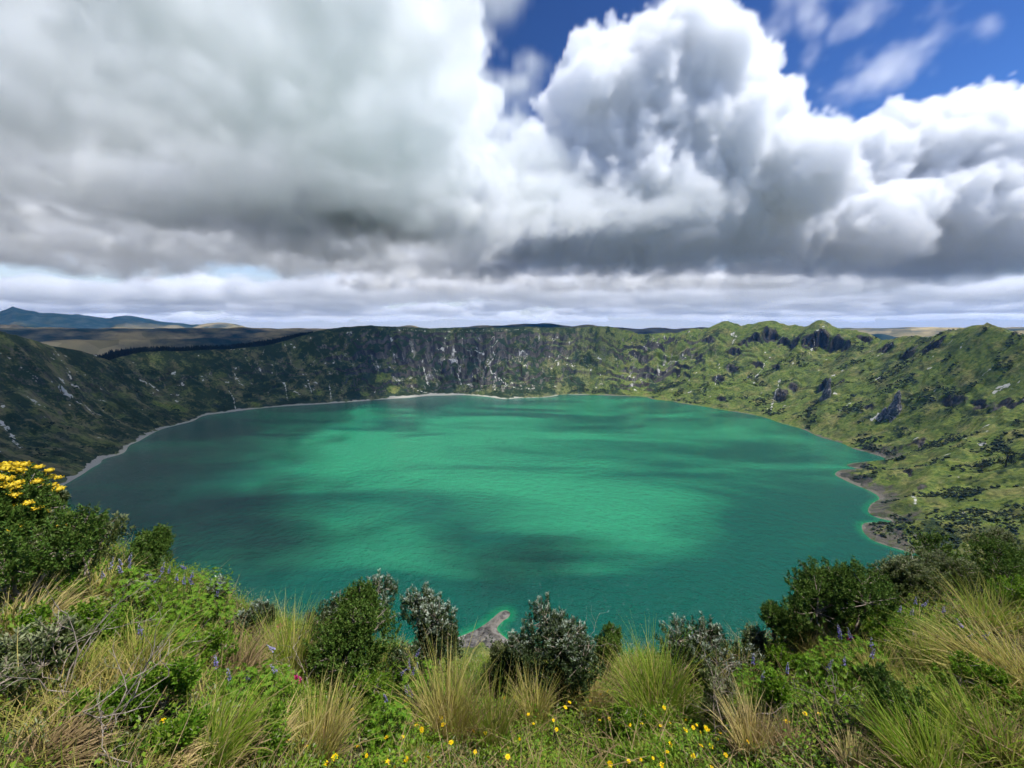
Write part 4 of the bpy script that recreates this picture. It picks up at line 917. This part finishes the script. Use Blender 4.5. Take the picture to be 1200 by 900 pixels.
# ---- lupins
def lupin(px, py, top, wpx, label, spikes=5, seed=0, pale=0.):
    r = np.random.default_rng(int(px * 11 + py) + seed); p = fgp(px, py); H = tall(p, px, top); W = wpx / F * p[1] * .5
    t = root('lupin', p, label, 'lupin', 'lupins on the near slope')
    n = int(260 * max(.5, min(2.2, W * H / .12))); a = r.uniform(0, 2 * math.pi, n); rr = W * np.sqrt(r.random(n)); z = H * .82 * np.sqrt(np.clip(1 - (rr / W) ** 2 * .75, .05, 1)) * r.uniform(.35, 1, n)
    c = np.stack([rr * np.cos(a), rr * np.sin(a), z], -1); ax = nrm(np.stack([np.cos(a) * .6, np.sin(a) * .6, 1 + 0 * a], -1) + r.normal(size=(n, 3)) * .3)
    e1 = nrm(np.cross(ax, r.normal(size=(n, 3)))); e2 = np.cross(ax, e1); gl = []
    for k in range(7):
        q = 2 * math.pi * k / 7; d = e1 * math.cos(q) + e2 * math.sin(q) + ax * .35
        gl.append(leaves(c, d, ax, r.uniform(.020, .034, n), .009, r.random(n) * .8, np.clip(r.normal(size=n) * .2 - .1, 0, 1), .2))
    put('foliage', cat(*gl), FORB, t)
    st = [tube([(0, 0, -.02), q * [.5, .5, .5] + [0, 0, .02], q], [.004, .003, .002], 3) for q in c[:40]]
    for k in range(spikes):
        a_ = r.uniform(0, 2 * math.pi); b = np.array([math.cos(a_), math.sin(a_), 0]) * W * r.uniform(.1, .8); b[2] = H * r.uniform(.66, .85); tip = b + np.array([r.normal() * .03, r.normal() * .03, H * .06 + .055])
        st.append(tube([(b[0] * .3, b[1] * .3, 0), b, tip], [.004, .003, .0015], 4))
        m = 46; f = np.sort(r.random(m)); q = b + (tip - b) * f[:, None]; d = nrm(r.normal(size=(m, 3)) * [1, 1, .35] + [0, 0, .15])
        wv = (.014 * (1 - f * .7))
        put('flower_spike', leaves(q + d * wv[:, None] * .4, d + [0, 0, .3], r.normal(size=(m, 3)), wv * 1.1, wv, r.random(m), np.full(m, pale), .3, h=f), PURPLE, t)
    v, f = merge(st); mesh_obj('stem', v, f, plain('green_stem', (.06, .1, .02), (.1, .13, .04)) if 'green_stem' not in bpy.data.materials else bpy.data.materials['green_stem'], t)
lupin(212,725,660,115,'widest lupin clump with many purple spikes on the left-hand crest',11)
lupin(150,712,650,60,'lupin with pale mauve spikes at the foot of the two-headed dark bush',6,pale=.4)
lupin(248,745,690,60,'lupin below the small silver plant on the left-hand crest',4)
lupin(190,775,722,80,'leafy lupin with one purple spike in the middle of the left slope',2)
lupin(480,838,765,95,'lupin with lilac spikes below the silver twin-crowned shrub',7)
lupin(455,870,805,60,'leafy lupin without many flowers under the dark bush',1)
lupin(893,835,764,70,'lupin with one bright violet-blue spike right of the lavender-grey bush',3)
lupin(1003,800,738,85,'lupin with several small blue spikes left of the red flower',5)
lupin(963,815,752,60,'pale green lupin between the litter and the blue-spiked one',2,pale=.3)
lupin(312,830,768,70,'pale lupin beside the bare twigs left of the magenta flower',3,pale=.5)
lupin(1070,755,705,80,'lupin with faint mauve spikes under the right-hand crest shrubs',5,pale=.4)
lupin(806,770,726,40,'lupin with violet spikes rising from the lavender-grey bush',4)
lupin(275,825,775,70,'leafy lupin with one dull blue spike on the left slope',2)
lupin(1130,775,725,80,'leafy lupin with blue spikes under the tall golden tussock',4)

# ---- bare dead branches
def branch(P0, d, L, rad, r, lev, out):
    pts = [P0]; q = P0.copy(); dd = d
    for k in range(5):
        dd = nrm(dd + r.normal(size=3) * .24); q = q + dd * L / 5; pts.append(q.copy())
        if lev and k > 0 and r.random() < .9: branch(q.copy(), nrm(dd + r.normal(size=3) * .55), L * r.uniform(.4, .65), rad * .55, r, lev - 1, out)
    out.append(tube(pts, np.linspace(rad, rad * .35, len(pts)), 5 if rad > .004 else 3))
def dead(px, py, top, label, n, lean, seed):
    r = np.random.default_rng(seed); p = fgp(px, py); H = tall(p, px, top); out = []
    for k in range(n): branch(np.array([r.normal() * .04, r.normal() * .04, -.03]), nrm(np.array(lean) + r.normal(size=3) * .28), H * r.uniform(.8, 1.2), .0055, r, 2, out)
    v, f = merge(out); o = mesh_obj('dead_branch', v, f, TWIG); o.location = tuple(p); tag(o, label, 'branch', 'bare dead branches')
dead(95,860,760,'bare grey branches reaching up to the right across the left slope',4,(.75,.1,.6),3)
dead(70,835,720,'upright bare grey twigs at the left edge',4,(.1,.2,1),5)
dead(838,870,800,'curved bare twig in the litter below the lavender-grey bush',4,(.5,0,.7),6)
dead(368,820,762,'dead grey stalks leaning over the magenta flower',4,(-.6,0,.8),8)
dead(1000,850,800,'pale dead stick lying right of centre',2,(-.5,-.1,.6),9)
dead(662,800,730,'thin bare twig sticking out of the widest silver-topped shrub',2,(.1,0,1),10)

# ---- flowers
def blossom_mesh(r, R=.022):
    m = r.integers(9, 13); a = np.arange(m) / m * 2 * math.pi + r.uniform(0, 6); d = np.stack([np.cos(a), np.sin(a), r.uniform(.0, .3, m)], -1)
    g1 = leaves(d * R * .15, d, np.tile([0, 0, 1.], (m, 1)), R * r.uniform(.85, 1.1, m), R * .62, r.random(m), np.zeros(m), .08)
    g2 = leaves(d * R * .1 + [0, 0, .003], nrm(d + [0, 0, .5]), np.tile([0, 0, 1.], (m, 1)), R * .6, R * .4, r.random(m), np.zeros(m), .08); return cat(g1, g2)
protos = []
r = np.random.default_rng(91)
for k in range(4):
    bl = blossom_mesh(r); me = put('blossom', bl, YELL); ct = IV1 * [.0075, .0075, .005] + [0, 0, .004]; ce = mesh_obj('flower_centre', ct, IF1, CENT); protos.append((me.data, ce.data))
    bpy.data.objects.remove(me); bpy.data.objects.remove(ce)
stem_v, stem_f = tube([(0, 0, 0), (.006, .004, .5), (0, 0, 1)], [.0022, .0018, .0014], 4)
stem_data = mesh_obj('stem', stem_v, stem_f, bpy.data.materials['green_stem']); _sd = stem_data.data; bpy.data.objects.remove(stem_data)
def flower(px, py, label, group, r, data=None):
    hgt = r.uniform(.14, .26); p = fgp(px, py + 470 * hgt / 3.6 * .75)
    q = ray(px, py); d_ = np.hypot(p[0], p[1]) / np.hypot(q[0], q[1]); hd_ = q * d_; hgt = max(hd_[2] - p[2], .05)
    t = root('flower', p, label, 'flower', group, rz=r.uniform(0, 6))
    st = bpy.data.objects.new('stem', _sd); COL.objects.link(st); st.parent = t; st.scale = (1, 1, hgt)
    bd, cd = data or protos[r.integers(len(protos))]
    b = bpy.data.objects.new('blossom', bd); COL.objects.link(b); b.parent = t; b.location = (0, 0, hgt); b.rotation_euler = (r.normal() * .55 + .1, r.normal() * .55, 0); b.scale = (r.uniform(.45, 1.0),) * 3
    c = bpy.data.objects.new('flower_centre', cd); COL.objects.link(c); c.parent = b
fl = [('yellow flower in the turf between the pale golden tussock and the bottom edge',[(341,867),(360,874),(380,850),(384,895),(394,886)]),
 ('yellow flower beside or above the pale golden tussock under the dark bush',[(308,801),(342,826),(331,806),(404,832),(414,831)]),
 ('yellow flower among the blades of the broad mixed golden tussock',[(504,790),(539,802),(591,818)]),
 ('yellow flower at the foot of the broad mixed golden tussock',[(482,852),(489,850),(495,855),(472,864),(454,864),(517,841),(520,849),(531,858),(545,834),(529,870)]),
 ('yellow flower at the bottom edge left of centre',[(420,875),(431,885),(506,890),(503,888),(462,898),(477,890),(456,893)]),
 ('yellow flower in the turf right of the broad golden tussock',[(555,857),(569,859),(557,881),(587,881),(595,887),(603,817),(609,866),(625,848)]),
 ('yellow flower in the bright turf below the straw-coloured tussock',[(689,796),(703,814),(712,810),(719,810),(667,823),(685,831),(691,822),(662,829),(619,837),(648,844),(652,855)]),
 ('yellow flower in the thick band across the turf below the big green tussock',[(702,844),(713,842),(726,851),(737,849),(743,847),(751,848),(744,840),(755,838),(784,847),(773,850),(777,829),(785,829),(802,844),(802,855),(811,852),(819,857),(829,855),(842,858),(826,853),(815,849),(840,866)]),
 ('yellow flower at the bottom edge below the thick band of flowers',[(820,873),(832,874),(785,872),(781,881),(750,890),(764,888),(811,885),(832,898),(849,884),(714,895),(736,892),(775,897)]),
 ('yellow flower beside the bleached tall-stalked tussock',[(874,868)]),
 ('yellow flower in the litter right of the flowery turf',[(920,845),(958,836),(941,835)]),
 ('yellow flower on the left-hand slope amid green herbs',[(229,827),(193,844),(89,769),(261,717),(232,732)]),
 ('yellow flower at the bottom edge in the lower left corner',[(120,892)]),
 ('lone orange-yellow flower under the tall golden tussock on the right',[(1115,782)])]
r = np.random.default_rng(92)
for lab, pts in fl:
    for a, b in pts: flower(a, b, lab, lab.replace('yellow flower', 'yellow flowers') if len(pts) > 1 else None, r)
def red_flower(px, py, label, seed, n=40, s=.045):
    r = np.random.default_rng(seed); p = fgp(px, py + 26); q = ray(px, py); d_ = np.hypot(p[0], p[1]) / np.hypot(q[0], q[1]); h = max((q * d_)[2] - p[2], .08)
    t = root('flower', p, label, 'flower'); o = mesh_obj('stem', stem_v * [1.5, 1.5, h], stem_f, bpy.data.materials['green_stem'], t)
    d = nrm(r.normal(size=(n, 3)) + [0, 0, .4]); put('blossom', leaves(np.array([0, 0, h]) + d * s * .3, d, r.normal(size=(n, 3)), s * .8, s * .4, r.random(n), np.zeros(n)), PINK, t)
red_flower(349,797,'magenta flower in the dark gap under dead stalks',1)
red_flower(993,746,'red flower standing out on the right-hand slope',2)
red_flower(330,733,'small reddish flower in the yellow-green tussock left of the dark bush',3,22,.03)
